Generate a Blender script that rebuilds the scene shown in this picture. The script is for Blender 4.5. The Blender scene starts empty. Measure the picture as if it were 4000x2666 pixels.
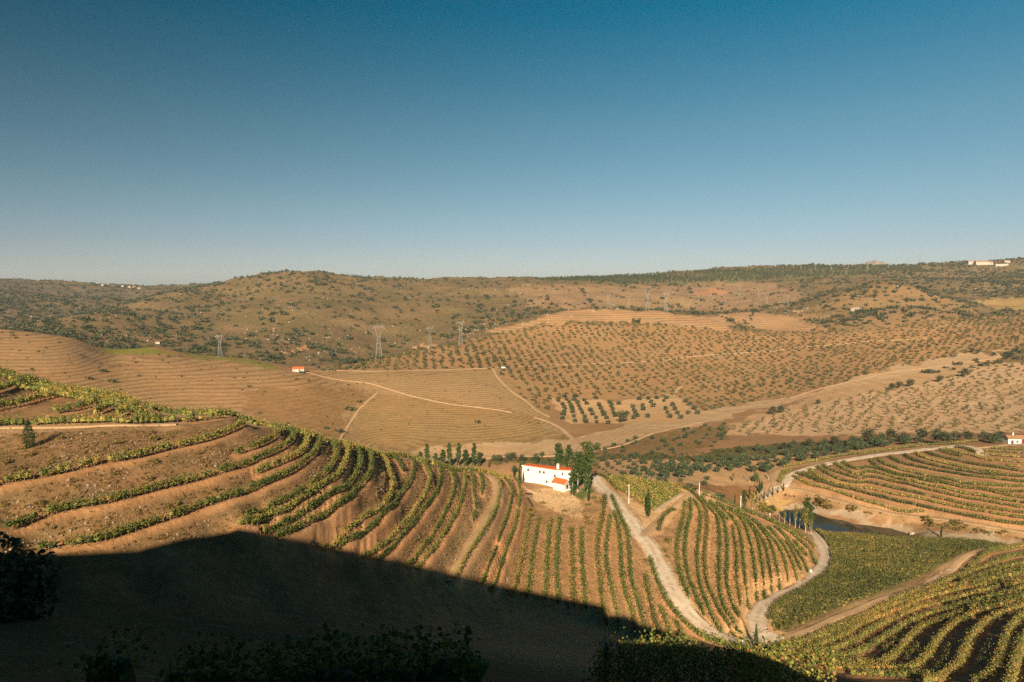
import bpy, math, random
import numpy as np
from mathutils import Vector, Matrix

SC = bpy.context.scene
COL = SC.collection
R = math.radians

# ------------------------------------------------------------------ camera
PITCH = R(4.5)
F_PX, CU, CV = 2667.0, 2000.0, 1333.0          # focal length and centre on a 4000 x 2666 picture
cam_d = bpy.data.cameras.new("camera")
cam_d.sensor_width = 36.0
cam_d.lens = 36.0 * F_PX / 4000.0
cam_d.clip_start = 0.3
cam_d.clip_end = 20000.0
cam = bpy.data.objects.new("camera", cam_d)
cam.location = (0, 0, 0)
cam.rotation_euler = (R(90) - PITCH, 0, 0)
COL.objects.link(cam)
SC.camera = cam

# ------------------------------------------------------------------ sun and sky
ANTI = (2368.0, 2390.0)                         # where shadows point to in the picture
_a, _b = (ANTI[0] - CU) / F_PX, (CV - ANTI[1]) / F_PX
_d = Vector((_a, math.cos(PITCH) + _b * math.sin(PITCH), -math.sin(PITCH) + _b * math.cos(PITCH))).normalized()
SUN_DIR = -_d                                   # from the ground towards the sun
SUN_EL = math.asin(SUN_DIR.z)
SUN_AZ = math.atan2(SUN_DIR.x, SUN_DIR.y)
sun_d = bpy.data.lights.new("sun", 'SUN')
sun_d.energy = 5.0
sun_d.angle = R(0.53)
sun_d.color = (1.0, 0.83, 0.60)
sun = bpy.data.objects.new("sun", sun_d)
sun.location = (-20, -60, 60)
sun.rotation_euler = SUN_DIR.to_track_quat('Z', 'Y').to_euler()
COL.objects.link(sun)

world = bpy.data.worlds.new("World")
SC.world = world
world.use_nodes = True
wn, wl = world.node_tree.nodes, world.node_tree.links
wn.clear()
w_out = wn.new('ShaderNodeOutputWorld')
w_bg = wn.new('ShaderNodeBackground')
w_bg.inputs['Strength'].default_value = 0.05
w_sky = wn.new('ShaderNodeTexSky')
w_sky.sky_type = 'NISHITA'
w_sky.sun_disc = False
w_sky.sun_elevation = SUN_EL
w_sky.sun_rotation = SUN_AZ
w_sky.altitude = 300
w_sky.air_density = 1.0
w_sky.dust_density = 0.6
w_sky.ozone_density = 2.0
# the deep clear blue that gathers quickly above a pale horizon
w_co = wn.new('ShaderNodeTexCoord')
w_sp = wn.new('ShaderNodeSeparateXYZ')
w_rp = wn.new('ShaderNodeValToRGB')
w_mx = wn.new('ShaderNodeMix'); w_mx.data_type = 'RGBA'; w_mx.blend_type = 'MULTIPLY'
w_mx.inputs['Factor'].default_value = 1.0
cr = w_rp.color_ramp
SKY_TINT = [(0.0, (0.66, 0.72, 0.88)), (0.03, (0.63, 0.66, 0.79)), (0.06, (0.585, 0.615, 0.70)), (0.12, (0.52, 0.62, 0.61)), (0.22, (0.37, 0.59, 0.55)), (0.36, (0.030, 0.48, 0.505)), (0.6, (0.02, 0.28, 0.34)), (1.0, (0.012, 0.16, 0.22))]
cr.elements[0].position, cr.elements[1].position = 0.0, 1.0
cr.elements[0].color = SKY_TINT[0][1] + (1,)
cr.elements[1].color = SKY_TINT[-1][1] + (1,)
for p, c in SKY_TINT[1:-1]:
    e = cr.elements.new(p); e.color = c + (1,)
wl.new(w_co.outputs['Generated'], w_sp.inputs[0])
wl.new(w_sp.outputs['Z'], w_rp.inputs[0])
wl.new(w_sky.outputs[0], w_mx.inputs['A'])
wl.new(w_rp.outputs[0], w_mx.inputs['B'])
w_pol = wn.new('ShaderNodeMapRange')             # the blue deepens towards the left of the view
for k_, x_ in zip(('From Min', 'From Max', 'To Min', 'To Max'), (0.0, 0.36, 0.10, 0.70)): w_pol.inputs[k_].default_value = x_
w_cl = wn.new('ShaderNodeClamp'); w_cl.inputs['Min'].default_value = -0.6; w_cl.inputs['Max'].default_value = 0.6
w_ma = wn.new('ShaderNodeMath'); w_ma.operation = 'MULTIPLY_ADD'; w_ma.inputs[2].default_value = 1.0
w_m2 = wn.new('ShaderNodeVectorMath'); w_m2.operation = 'SCALE'
wl.new(w_sp.outputs['Z'], w_pol.inputs['Value']); wl.new(w_sp.outputs['X'], w_cl.inputs['Value'])
wl.new(w_cl.outputs[0], w_ma.inputs[0]); wl.new(w_pol.outputs['Result'], w_ma.inputs[1])
wl.new(w_mx.outputs['Result'], w_m2.inputs[0]); wl.new(w_ma.outputs[0], w_m2.inputs['Scale'])
wl.new(w_m2.outputs[0], w_bg.inputs['Color'])
wl.new(w_bg.outputs[0], w_out.inputs['Surface'])

SC.render.engine = 'CYCLES'
SC.cycles.max_bounces = 5
SC.cycles.diffuse_bounces = 3
SC.cycles.use_denoising = False
SC.view_settings.view_transform = 'Standard'
SC.view_settings.look = 'None'
SC.view_settings.gamma = 1.0
SC.view_settings.exposure = 1.0
SC.view_settings.use_curve_mapping = False

rng = np.random.default_rng(7)
random.seed(7)

# ------------------------------------------------------------------ picture <-> place
CP, SP = math.cos(PITCH), math.sin(PITCH)
def uv2tw(u, v):
    a, b = (np.asarray(u, float) - CU) / F_PX, (CV - np.asarray(v, float)) / F_PX
    dy = CP + b * SP
    return a / dy, (-SP + b * CP) / dy
def xyz2uv(x, y, z):
    d = y * CP - z * SP
    return CU + F_PX * x / d, CV - F_PX * (y * SP + z * CP) / d
def Z(ox, oy, s, pts):
    return [(ox + x * s, oy + y * s) for x, y in pts]
S6, S10 = 0.2551, 0.42535
# ------------------------------------------------------------------ survey: rows of vines as (block, z start, z end, points)
ROWS = []
def row(block, z0, z1, pts): ROWS.append([block, z0, z1, pts])
# left hill, from the top of the spur down to the white house
row('top', -21.6, -21.6, [(-160,1580),(0,1535),(51,1517),(102,1499),(118,1490)])
row('top', -23.3, -23.3, [(-160,1640),(0,1604),(77,1590),(153,1568),(230,1553),(285,1534)])
row('top', -24.2, -24.2, [(205,1622),(255,1614),(293,1609),(344,1594),(395,1573),(440,1560)])
row('top', -24.3, -27.2, [(-160,1676),(0,1665),(90,1664),(180,1662),(380,1656),(500,1659),(600,1655),(723,1652),(830,1640),(900,1632)])
row('top', -24.6, -24.6, [(370,1630),(421,1605),(452,1590)])
row('top', -24.75, -24.75, [(459,1636),(485,1622),(512,1604),(530,1594)])
row('left', -28.5, -28.5, [(-160,1935),(0,1899),(128,1875),(255,1850),(362,1824),(425,1812),(532,1795),(638,1767),(723,1748),(808,1727),(915,1688),(960,1662)])
row('left', -31.0, -31.0, [(919,1782),(1000,1756),(1060,1728),(1087,1703),(1085,1684)])
row('left', -32.2, -32.2, [(20,2075),(149,2033),(230,2007),(298,1994),(370,1982),(464,1960),(595,1926),(702,1899),(808,1871),(936,1833),(1000,1807),(1060,1782),(1123,1748),(1147,1714),(1142,1692)])
row('left', -34.2, -34.2, [(1000,1862),(1085,1824),(1149,1795),(1187,1769),(1200,1737),(1194,1712)])
row('left', -35.4, -35.4, [(150,2166),(183,2156),(349,2131),(425,2114),(489,2092),(595,2056),(698,2024),(766,1995),(851,1969),(936,1943),(1000,1917),(1085,1880),(1149,1850),(1191,1816),(1230,1782),(1247,1750),(1252,1724)])
row('left', -37.4, -37.4, [(960,2042),(1000,2024),(1085,1973),(1170,1935),(1238,1885),(1276,1854),(1302,1820),(1315,1782),(1306,1745)])
row('left', -38.7, -38.7, [(930,2075),(1000,2052),(1043,2033),(1089,2011),(1170,1965),(1242,1922),(1306,1880),(1340,1837),(1357,1795),(1359,1765),(1351,1744)])
row('left', -41.2, -41.2, [(1030,2086),(1128,2050),(1179,2020),(1255,1973),(1340,1922),(1383,1880),(1404,1837),(1406,1799),(1396,1762)])
row('left', -42.6, -42.6, [(1080,2115),(1179,2071),(1238,2037),(1298,2003),(1362,1960),(1391,1922),(1425,1892),(1447,1850),(1451,1803),(1444,1770)])
row('left', -47.0, -47.0, [(1260,2152),(1340,2101),(1404,2050),(1447,2020),(1498,1982),(1527,1939),(1536,1905),(1523,1854),(1510,1820),(1488,1786)])
row('left', -49.6, -49.6, [(1310,2170),(1408,2109),(1468,2058),(1536,1990),(1553,1960),(1591,1909),(1612,1867),(1619,1824),(1614,1800)])
row('left', -48.5, -48.5, [(1530,1790),(1556,1812),(1574,1846)])
row('left', -52.0, -52.0, [(1420,2186),(1489,2143),(1544,2092),(1595,2041),(1638,1973),(1668,1922),(1681,1875),(1668,1846),(1640,1812)])
row('left', -54.5, -54.5, [(1480,2205),(1532,2156),(1591,2084),(1642,2020),(1681,1969),(1710,1922),(1723,1867),(1721,1830)])
row('left', -57.3, -57.3, [(1590,2222),(1659,2139),(1706,2071),(1740,2007),(1770,1939),(1776,1888),(1764,1856),(1745,1834)])
row('left', -60.0, -60.0, [(1630,2240),(1702,2148),(1749,2075),(1787,2007),(1808,1939),(1817,1888),(1814,1850)])
row('left', -62.5, -62.5, [(1846,2037),(1859,1990),(1851,1931),(1846,1880),(1838,1854)])
row('left', -63.5, -63.5, [(1880,1939),(1885,1905),(1880,1875),(1872,1856)])
row('left', -65.6, -65.6, [(1780,2290),(1829,2194),(1880,2118),(1927,2029),(1951,1943),(1951,1896),(1932,1866),(1912,1852)])
row('left', -68.8, -68.8, [(1880,2290),(1905,2230),(1925,2180),(1948,2115),(1971,2051),(1989,2000),(2001,1931),(1988,1892),(1970,1870)])
row('left', -72.4, -72.4, [(1920,2320),(1940,2275),(1964,2199),(1994,2110),(2017,2040),(2032,1943),(2025,1896),(2012,1874)])
# below the yard
row('yard', -74.8, -74.8, [(2000,2330),(2012,2296),(2035,2204),(2053,2102),(2066,2038),(2071,2010)])
row('yard', -75.5, -75.5, [(2058,2335),(2063,2303),(2073,2217),(2086,2127),(2099,2064),(2104,2025)])
row('yard', -76.4, -76.4, [(2129,2345),(2130,2316),(2135,2217),(2142,2102),(2152,2033)])
row('yard', -77.0, -76.6, [(2182,2360),(2180,2329),(2175,2255),(2175,2153),(2183,2064),(2188,2025)])
row('yard', -77.8, -77.0, [(2242,2370),(2239,2337),(2237,2230),(2234,2128),(2232,2066)])
row('yard', -78.4, -77.2, [(2290,2380),(2285,2349),(2277,2255),(2272,2153),(2271,2064)])
row('road', -79.4, -75.4, [(2372,2445),(2364,2398),(2351,2357),(2344,2255),(2334,2179),(2336,2115),(2344,2064),(2357,2000),(2362,1931)])
row('road', -80.2, -76.6, [(2416,2460),(2410,2398),(2385,2293),(2369,2204),(2369,2127),(2377,2064),(2382,2018)])
row('road', -81.6, -76.6, [(2482,2480),(2469,2398),(2443,2319),(2428,2230),(2423,2128),(2413,2051),(2397,2005)])
row('road', -82.2, -76.0, [(2530,2490),(2522,2465),(2504,2399),(2489,2342),(2466,2266),(2460,2178),(2456,2137),(2448,2073),(2428,2025),(2407,1979),(2387,1936)])
row('road', -83.6, -81.3, [(2580,2495),(2573,2473),(2553,2406),(2537,2342),(2519,2250)])
row('road', -89.2, -80.4, [(2960,2550),(2900,2536),(2836,2521),(2772,2501),(2708,2462),(2652,2409),(2606,2350),(2568,2266),(2538,2177)])
row('road', -84.2, -83.3, [(2630,2500),(2601,2432),(2578,2378)])
row('road', -84.8, -84.0, [(2672,2500),(2655,2470),(2637,2432)])
row('road', -75.6, -77.2, [(2323,1851),(2364,1869),(2389,1892),(2412,1918)])
# hillock between the two roads
row('hillock', -79.4, -80.2, [(2627,1992),(2598,2015),(2581,2040),(2573,2076)])
row('hillock', -79.6, -83.4, [(2678,1964),(2670,2022),(2657,2073),(2647,2124),(2645,2178),(2662,2266),(2678,2307),(2692,2342)])
row('hillock', -79.5, -85.0, [(2697,1953),(2698,2010),(2685,2061),(2675,2124),(2676,2178),(2693,2266),(2718,2330),(2749,2409)])
row('hillock', -79.5, -86.8, [(2711,1953),(2734,1999),(2736,2048),(2728,2112),(2723,2178),(2731,2266),(2744,2317),(2759,2355),(2785,2419),(2820,2470)])
row('hillock', -78.2, -88.2, [(2632,1899),(2683,1910),(2718,1938),(2749,1974),(2762,2017),(2762,2073),(2755,2137),(2752,2178),(2759,2266),(2780,2322),(2810,2388),(2841,2432),(2871,2478)])
row('hillock', -79.8, -87.6, [(2739,1943),(2772,1984),(2800,2022),(2810,2073),(2813,2137),(2810,2178),(2810,2266),(2815,2330),(2831,2381),(2850,2408),(2879,2452)])
row('hillock', -80.6, -81.8, [(2785,1974),(2820,2005),(2848,2035)])
row('hillock', -80.2, -88.4, [(2772,1959),(2808,2004),(2826,2035),(2838,2086),(2841,2178),(2838,2266),(2848,2317),(2866,2376),(2887,2414)])
row('hillock', -82.6, -88.6, [(2861,2056),(2871,2112),(2879,2178),(2879,2266),(2887,2317),(2892,2363)])
row('hillock', -80.6, -89.4, [(2800,1964),(2848,2010),(2877,2050),(2894,2100),(2906,2200),(2912,2266),(2917,2304),(2930,2353)])
row('hillock', -81.0, -90.2, [(2808,1968),(2868,2003),(2906,2045),(2936,2135),(2949,2220),(2955,2290),(2960,2325)])
row('hillock', -82.4, -91.0, [(2848,1982),(2900,2022),(2940,2066),(2965,2130),(2978,2210),(2986,2280),(2990,2325)])
row('hillock', -84.0, -91.6, [(2920,2034),(2960,2080),(2987,2130),(3002,2190),(3013,2262),(3017,2292)])
row('hillock', -84.6, -92.2, [(2960,2050),(3000,2104),(3024,2169),(3043,2254),(3049,2292)])
row('hillock', -82.6, -92.6, [(2880,1992),(2940,2034),(3000,2085),(3043,2140),(3068,2203),(3079,2258)])
row('hillock', -86.2, -93.2, [(3000,2060),(3051,2118),(3088,2184),(3115,2254)])
row('hillock', -89.0, -93.6, [(3072,2118),(3102,2169),(3132,2233)])
row('hillock', -87.2, -93.9, [(3026,2056),(3085,2118),(3123,2170),(3157,2224)])
row('hillock', -90.2, -93.9, [(3100,2112),(3153,2177)])
row('hillock', -87.8, -94.3, [(3043,2052),(3106,2097),(3162,2150),(3191,2199)])
row('hillock', -86.0, -94.5, [(3000,2029),(3085,2071),(3145,2105),(3181,2139)])
row('hillock', -79.2, -94.0, [(2745,1930),(2850,1970),(2950,2011),(3050,2055),(3120,2090)])
# terraces on the far side of the pond, from the bottom up
def terr(z, pts): row('terrace', z, z, Z(3400,1680,S6,pts))
row('terrace', -94.33, -94.33, [(3098,1868),(3170,1901),(3255,1922),(3340,1948),(3425,1969),(3532,1992),(3612,2001)])
row('terrace', -93.32, -93.32, [(3108,1853)]+Z(3000,1667,S10,[(300,450),(420,500),(600,560),(800,600)])+Z(3400,1680,S6,[(0,1010),(400,1110),(900,1210),(1300,1290),(1800,1390),(2352,1460),(2800,1530)]))
row('terrace', -92.52, -92.52, Z(3000,1667,S10,[(310,425),(440,495),(470,520)]))
row('terrace', -92.21, -92.21, Z(3000,1667,S10,[(375,400),(470,480),(620,530),(800,565)])+Z(3400,1680,S6,[(0,920),(400,1010),(900,1110),(1500,1230),(2000,1320),(2352,1365),(2800,1430)]))
row('terrace', -91.20, -91.20, Z(3000,1667,S10,[(455,375),(520,430),(640,490),(800,525)])+Z(3400,1680,S6,[(0,830),(400,920),(800,1010),(1200,1100),(1700,1200),(2352,1290),(2800,1350)]))
row('terrace', -90.19, -90.19, Z(3000,1667,S10,[(500,355),(560,400),(700,450),(850,490)])+Z(3400,1680,S6,[(0,740),(400,820),(900,940),(1400,1050),(2352,1210),(2800,1270)]))
row('terrace', -89.39, -89.39, Z(3000,1667,S10,[(612,340),(680,390),(760,430),(850,455)])+Z(3400,1680,S6,[(0,660),(500,780),(1000,890),(1500,1000),(2352,1135),(2800,1190)]))
row('terrace', -88.58, -88.58, Z(3000,1667,S10,[(690,330),(740,370),(830,400)])+Z(3400,1680,S6,[(0,590),(400,700),(900,790),(1400,890),(2000,1000),(2352,1060),(2800,1110)]))
terr(-87.77, [(0,480),(60,540),(200,620),(600,720),(1100,820),(1700,920),(2352,970),(2800,1010)])
terr(-87.06, [(100,455),(250,550),(600,650),(1100,750),(1700,850),(2352,885),(2800,920)])
terr(-86.36, [(280,425),(500,530),(900,615),(1400,700),(2000,775),(2352,815),(2800,850)])
terr(-85.75, [(520,390),(640,470),(900,545),(1300,620),(1800,695),(2352,740)])
terr(-85.24, [(690,360),(850,450),(1200,540),(1700,630),(2000,680)])
terr(-84.74, [(830,345),(1000,410),(1400,505),(1700,560),(2352,655)])
terr(-84.33, [(1050,320),(1200,375),(1400,420)])
terr(-84.03, [(1150,300),(1300,350),(1500,390),(1750,455),(1900,500)])
terr(-83.63, [(1300,275),(1400,290),(1500,318),(1610,365)])
row('upper', -83.4, -83.2, Z(3400,1680,S6,[(1700,360),(2000,390),(2352,420)]))
row('upper', -83.0, -82.8, Z(3400,1680,S6,[(1760,315),(2000,330),(2352,355)]))
row('upper', -82.6, -82.4, Z(3400,1680,S6,[(1850,275),(2100,290),(2352,305)]))
row('upper', -83.9, -83.7, Z(3400,1680,S6,[(1900,450),(2100,480),(2352,500)]))
row('upper', -84.3, -84.1, Z(3400,1680,S6,[(2100,545),(2250,560),(2352,565)]))
# slope at the lower right, from the path up towards the camera
def er(zz, pts): row('slope', zz, zz, pts)
EZ = [(3042,2529,172),(3157,2506,174),(3259,2460,181),(3400,2399,193),(3584,2310,210),(3737,2257,224),(3893,2150,250),(4000,2137,252),
      (3400,2536,165),(3400,2615,149),(3400,2660,141),(4000,2409,160),(4000,2496,145),(4000,2660,122),(4000,2327,176),(4000,2240,205),
      (3700,2414,178),(3700,2300,205),(3700,2550,150),(3700,2660,132),(3157,2587,154),(3200,2650,142),(3055,2560,164),(2979,2545,168)]
ER = [
 [(3042,2533),(3157,2508),(3259,2464),(3336,2431),(3400,2402),(3482,2360),(3584,2316),(3660,2290),(3737,2262),(3829,2190),(3893,2152),(4000,2137),(4150,2128)],
 [(3745,2268),(3800,2240),(3850,2222),(3920,2190),(4000,2172),(4150,2158)],
 [(3760,2282),(3850,2252),(3930,2222),(4000,2206),(4150,2190)],
 [(3800,2290),(3880,2258),(3940,2240),(4000,2228),(4150,2210)],
 [(3020,2542),(3100,2534),(3183,2500),(3259,2480),(3336,2447),(3400,2416),(3476,2376),(3553,2350),(3655,2314),(3783,2287),(3910,2262),(4000,2245),(4150,2225)],
 [(2979,2545),(3055,2549),(3130,2545),(3183,2533),(3259,2508),(3310,2485),(3350,2455),(3400,2432),(3476,2402),(3543,2378),(3604,2347),(3706,2321),(3834,2293),(4000,2274),(4150,2260)],
 [(3000,2556),(3055,2561),(3157,2557),(3259,2545),(3336,2514),(3400,2472),(3464,2441),(3528,2411),(3579,2388),(3681,2357),(3757,2339),(3885,2306),(4000,2285),(4150,2270)],
 [(3106,2576),(3234,2574),(3336,2562),(3385,2545),(3415,2526),(3451,2503),(3515,2462),(3566,2434),(3630,2406),(3732,2378),(3808,2357),(3910,2330),(4000,2305),(4150,2285)],
 [(3157,2596),(3280,2598),(3400,2600),(3438,2600),(3484,2577),(3522,2543),(3553,2503),(3591,2467),(3642,2441),(3706,2421),(3808,2382),(3885,2362),(4000,2333),(4150,2310)],
 [(3234,2616),(3330,2620),(3400,2622),(3476,2625),(3543,2624),(3599,2600),(3635,2561),(3655,2523),(3681,2490),(3719,2457),(3757,2434),(3821,2401),(3910,2375),(4000,2351),(4150,2325)],
 [(3320,2640),(3400,2643),(3502,2646),(3604,2650),(3660,2660)],
 [(3604,2672),(3660,2662),(3719,2630),(3752,2600),(3770,2554),(3788,2510),(3821,2469),(3859,2436),(3923,2403),(4000,2375),(4150,2340)],
 [(3790,2690),(3834,2668),(3880,2635),(3905,2579),(3923,2523),(3943,2472),(3974,2436),(4000,2416),(4150,2370)],
 [(3930,2710),(3951,2668),(3969,2592),(3987,2528),(4000,2503),(4100,2430)],
 [(3448,2546),(3480,2520),(3502,2502)],
 [(3540,2582),(3570,2545),(3591,2522)],
 [(3655,2622),(3685,2585),(3701,2564),(3709,2528)],
 [(3831,2598),(3855,2550),(3872,2513)],
]
# ------------------------------------------------------------------ survey: spot heights (u, v, distance)
CP_PTS = []
def col(u, *vy):
    for v, y in vy: CP_PTS.append((u, v, y))
for (u, v, y) in EZ: col(u, (v, y))
NEAR = [(2900, 6), (2790, 12), (2740, 20), (2712, 30), (2690, 37)]
for u in (-700, 0, 500, 1000, 1500, 2000):
    col(u, (2900, 6), (2800, 12), (2740, 20))
for u in (2363, 2700, 3000):
    col(u, (2900, 6), (2800, 12), (2724, 22), (2712, 30), (2740, 40))
col(3300, (2900, 6), (2800, 12), (2790, 22), (2960, 36), (2900, 60), (2800, 95))
col(3700, (3000, 6), (3150, 12), (3280, 22), (3320, 36), (3080, 60), (2860, 95))
for u in (4000, 4700):
    col(u, (3000, 6), (3150, 12), (3260, 22), (3280, 36), (3030, 60), (2830, 90))
col(-700, (2660, 30), (2500, 48), (2250, 80), (2080, 96), (1840, 108), (1690, 124), (1600, 134), (1450, 160))
col(0, (2650, 34), (2480, 52), (2250, 80), (2000, 93), (1760, 113), (1672, 121.5), (1463, 152))
col(300, (2640, 36), (2450, 58), (2250, 82))
col(500, (2640, 38), (2450, 66), (2280, 88))
col(1000, (2640, 44), (2450, 78), (2250, 103)); col(1250, (2640, 46), (2450, 84), (2270, 111))
col(1500, (2640, 54), (2480, 92), (2330, 120))
col(2000, (2650, 68), (2520, 100), (2420, 140))
col(2363, (2650, 80), (2560, 110), (2480, 142))
col(2700, (2650, 88), (2560, 125), (2500, 150))
col(3000, (2660, 100), (2600, 130))
# crest of the left spur and the hidden ground behind it
for u, v, y in [(0,1463,152),(115,1494,155),(300,1543,150),(440,1562,147),(600,1612,140),(750,1634,141),(900,1634,140),(960,1664,141),(1085,1682,146),(1200,1712,152),(1300,1742,160),(1442,1768,176),(1612,1795,197),(1720,1828,207),(1850,1842,231),(1960,1868,247),(2012,1876,256)]:
    col(u, (v, y))
    k = 1 - u / 2300.0
    col(u, (v + 26 + 10*k, y + 14), (v + 80 + 40*k, y + 45), (v + 95 + 75*k, y + 95))
for u, v, y in [(-700,1600,420),(0,1590,400),(300,1620,390),(600,1690,380),(1000,1745,370),(1300,1790,370),(1500,1800,380),(1700,1815,385)]:
    col(u, (v, y))
# yard and house
for u, v, y in [(2041,1888,259),(2120,1905,252),(2210,1932,245),(2300,1978,236),(2180,1990,232),(2090,1975,235),(2300,1925,247),(2260,1900,256),(2130,1880,263),(2040,1862,270),(2230,1870,268),(2336,1888,261)]:
    col(u, (v, y))
col(2050, (1850, 290), (1845, 320)); col(2200, (1858, 290), (1850, 315)); col(2330, (1862, 290))
# road, junction, path
for u, v, z in [(2383,1931,-76),(2425,1990,-77),(2468,2041,-78),(2502,2092,-79),(2540,2135,-80),(2574,2199,-81),(2608,2262,-82),(2638,2322,-83),(2667,2360,-83.8),(2708,2409,-85),(2767,2460,-86.6),(2836,2493,-88.6),(2902,2513,-90.4),(2979,2521,-91.6),(3060,2490,-92),(2953,2419,-92.5),(2985,2368,-93.2),(3055,2330,-93.8),(3106,2304,-94.2),(3157,2281,-94.6),(3191,2245,-95),(3230,2190,-95.5),(3225,2143,-96),(3204,2109,-96.3),(3179,2084,-96.6),
                (3157,2465,-93),(3277,2410,-93.6),(3405,2358,-94.3),(3533,2318,-94.7),(3673,2248,-95.1),(3765,2178,-95.4),(3876,2142,-95.6)]:
    t, w = uv2tw(u, v); CP_PTS.append((u, v, z / float(w)))
# flat green vineyard, pond, far bank
for u, v, z in [(3150,2380,-94.6),(3250,2330,-95.2),(3350,2250,-96),(3450,2250,-96),(3300,2150,-97),(3500,2150,-97),(3700,2150,-97),(3250,2092,-97.6),(3400,2100,-97.8),(3600,2105,-98),(3800,2125,-97.5),
                (3180,2074,-98.0),(3300,2076,-98.2),(3420,2084,-98.4),(3560,2094,-98.4),
                (3172,1997,-101),(3300,2030,-101),(3400,2058,-101),(3500,2070,-101),(3580,2087,-100.6),
                (3100,2040,-101.6),(3200,2040,-102.4),(3300,2055,-102.4),(3400,2072,-102.6),(3460,2080,-102.8),(3540,2088,-102.0),
                (3030,1985,-101),(3080,1962,-100.4),(3120,1945,-98.5),(3676,2101,-97.6),(3800,2098,-97),(4000,2125,-96.4),
                (3068,1909,-95.2),(3128,1916,-95.4),(3191,1933,-95.6),(3270,1957,-95.6),(3340,1974,-95.6),(3450,1997,-95.6),(3553,2015,-95.6),(3640,2026,-95.5),(3723,2036,-95.4),(4000,2080,-95.2),(4300,2110,-95.2),
                (3000,1935,-95.6),(2950,1960,-95.6),(2900,1975,-95),(3020,1880,-94.6),(2950,1885,-94.6),(2880,1935,-94.8),(2800,1920,-92),
                (3064,1905,-94.6),(3072,1880,-93.8),(3098,1854,-92.8),(3149,1833,-91.4),(3213,1816,-90.2),(3298,1799,-88.8),(3383,1786,-87.6),(3468,1773,-86.2),(3553,1765,-85.2),(3638,1754,-84),(3744,1743,-82.9),(3808,1752,-83.2),(3850,1785,-84.2),(3965,1735,-82.2),(4300,1735,-82)]:
    t, w = uv2tw(u, v); CP_PTS.append((u, v, z / float(w)))
# triangle vineyard
for u, v, z in [(2364,1859,-76.2),(2453,1864,-77.6),(2530,1880,-78.2),(2632,1897,-78.3),(2665,1918,-78.6),(2555,2000,-79.4),(2453,1925,-77.6),(2525,2020,-79.4)]:
    t, w = uv2tw(u, v); CP_PTS.append((u, v, z / float(w)))
# the valley floor and the far hillsides, column by column
for u in (-700, 0):
    col(u, (1450, 500), (1400, 540), (1350, 585), (1305, 640), (1287, 668), (1302, 760), (1312, 850), (1280, 950), (1250, 1080), (1200, 1350), (1150, 1700), (1107, 2100), (1093, 2300))
col(300, (1515, 470), (1450, 510), (1400, 550), (1355, 600), (1326, 640), (1345, 720), (1290, 850), (1240, 1100), (1180, 1500), (1118, 2150))
col(420, (1560, 460), (1420, 570), (1382, 625), (1362, 660), (1372, 720), (1310, 850), (1240, 1080), (1160, 1600), (1122, 2300))
col(600, (1600, 455), (1500, 510), (1450, 540), (1400, 585), (1388, 605), (1372, 640), (1352, 675), (1372, 760), (1312, 880), (1230, 1120), (1174, 1380), (1192, 1600), (1150, 2000), (1126, 2400))
col(350, (1238, 1020), (1226, 1150), (1240, 1320), (1190, 1750))
col(480, (1290, 900), (1225, 1120), (1198, 1280), (1214, 1480), (1165, 1950), (1124, 2400))
col(720, (1200, 1220), (1142, 1450), (1160, 1680), (1134, 2100), (1118, 2450))
col(740, (1390, 620), (1382, 660), (1400, 740))
col(860, (1640, 440), (1500, 515), (1430, 580), (1395, 630), (1390, 660), (1402, 740), (1350, 850), (1260, 1050), (1160, 1450), (1116, 1800))
col(1000, (1655, 440), (1550, 490), (1500, 520), (1450, 560), (1415, 605), (1405, 630), (1420, 710), (1375, 800), (1300, 950), (1200, 1200), (1130, 1450), (1092, 1620))
col(1200, (1690, 440), (1600, 480), (1500, 530), (1455, 578), (1446, 605), (1440, 660), (1410, 760), (1300, 950), (1200, 1150), (1125, 1400), (1081, 1560))
col(1350, (1720, 440), (1600, 500), (1500, 555), (1450, 605), (1440, 640), (1425, 700), (1415, 760), (1300, 980), (1200, 1200), (1100, 1560), (1096, 1620))
col(1500, (1740, 445), (1700, 462), (1600, 512), (1500, 565), (1450, 605), (1444, 622), (1420, 680), (1394, 738), (1416, 800), (1385, 900), (1300, 1050), (1200, 1300), (1150, 1450), (1111, 1720))
col(1700, (1790, 412), (1740, 440), (1650, 488), (1550, 545), (1450, 625), (1440, 645), (1400, 705), (1353, 785), (1372, 860), (1330, 960), (1250, 1150), (1150, 1450), (1104, 1760))
col(1850, (1810, 405), (1760, 430), (1337, 830), (1115, 1780))
col(2000, (1815, 395), (1770, 425), (1720, 455), (1650, 492), (1550, 555), (1450, 645), (1432, 675), (1400, 725), (1330, 830), (1262, 940), (1280, 1020), (1240, 1160), (1180, 1400), (1120, 1700), (1098, 1900))
col(2130, (1228, 1010), (1086, 2050))
col(2250, (1850, 345), (1800, 385), (1750, 428), (1720, 455), (1700, 475), (1650, 520), (1600, 570), (1500, 655), (1400, 770), (1300, 900), (1212, 1060), (1228, 1130), (1200, 1260), (1150, 1500), (1083, 2150))
col(2500, (1872, 300), (1850, 318), (1800, 350), (1760, 378), (1730, 402), (1700, 430), (1660, 480), (1620, 535), (1560, 605), (1450, 725), (1350, 850), (1260, 990), (1206, 1090), (1224, 1170), (1200, 1290), (1150, 1500), (1080, 2200))
col(2640, (1218, 1060), (1068, 2200))
col(2750, (1895, 300), (1860, 325), (1800, 362), (1760, 388), (1720, 422), (1680, 462), (1640, 512), (1590, 585), (1500, 690), (1400, 810), (1300, 930), (1240, 1040), (1238, 1150), (1200, 1400), (1130, 1700), (1060, 2300))
col(3000, (1860, 338), (1800, 372), (1740, 412), (1680, 472), (1600, 565), (1550, 645), (1450, 770), (1350, 900), (1250, 1060), (1215, 1160), (1212, 1300), (1150, 1600), (1090, 1950), (1042, 2300))
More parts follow.
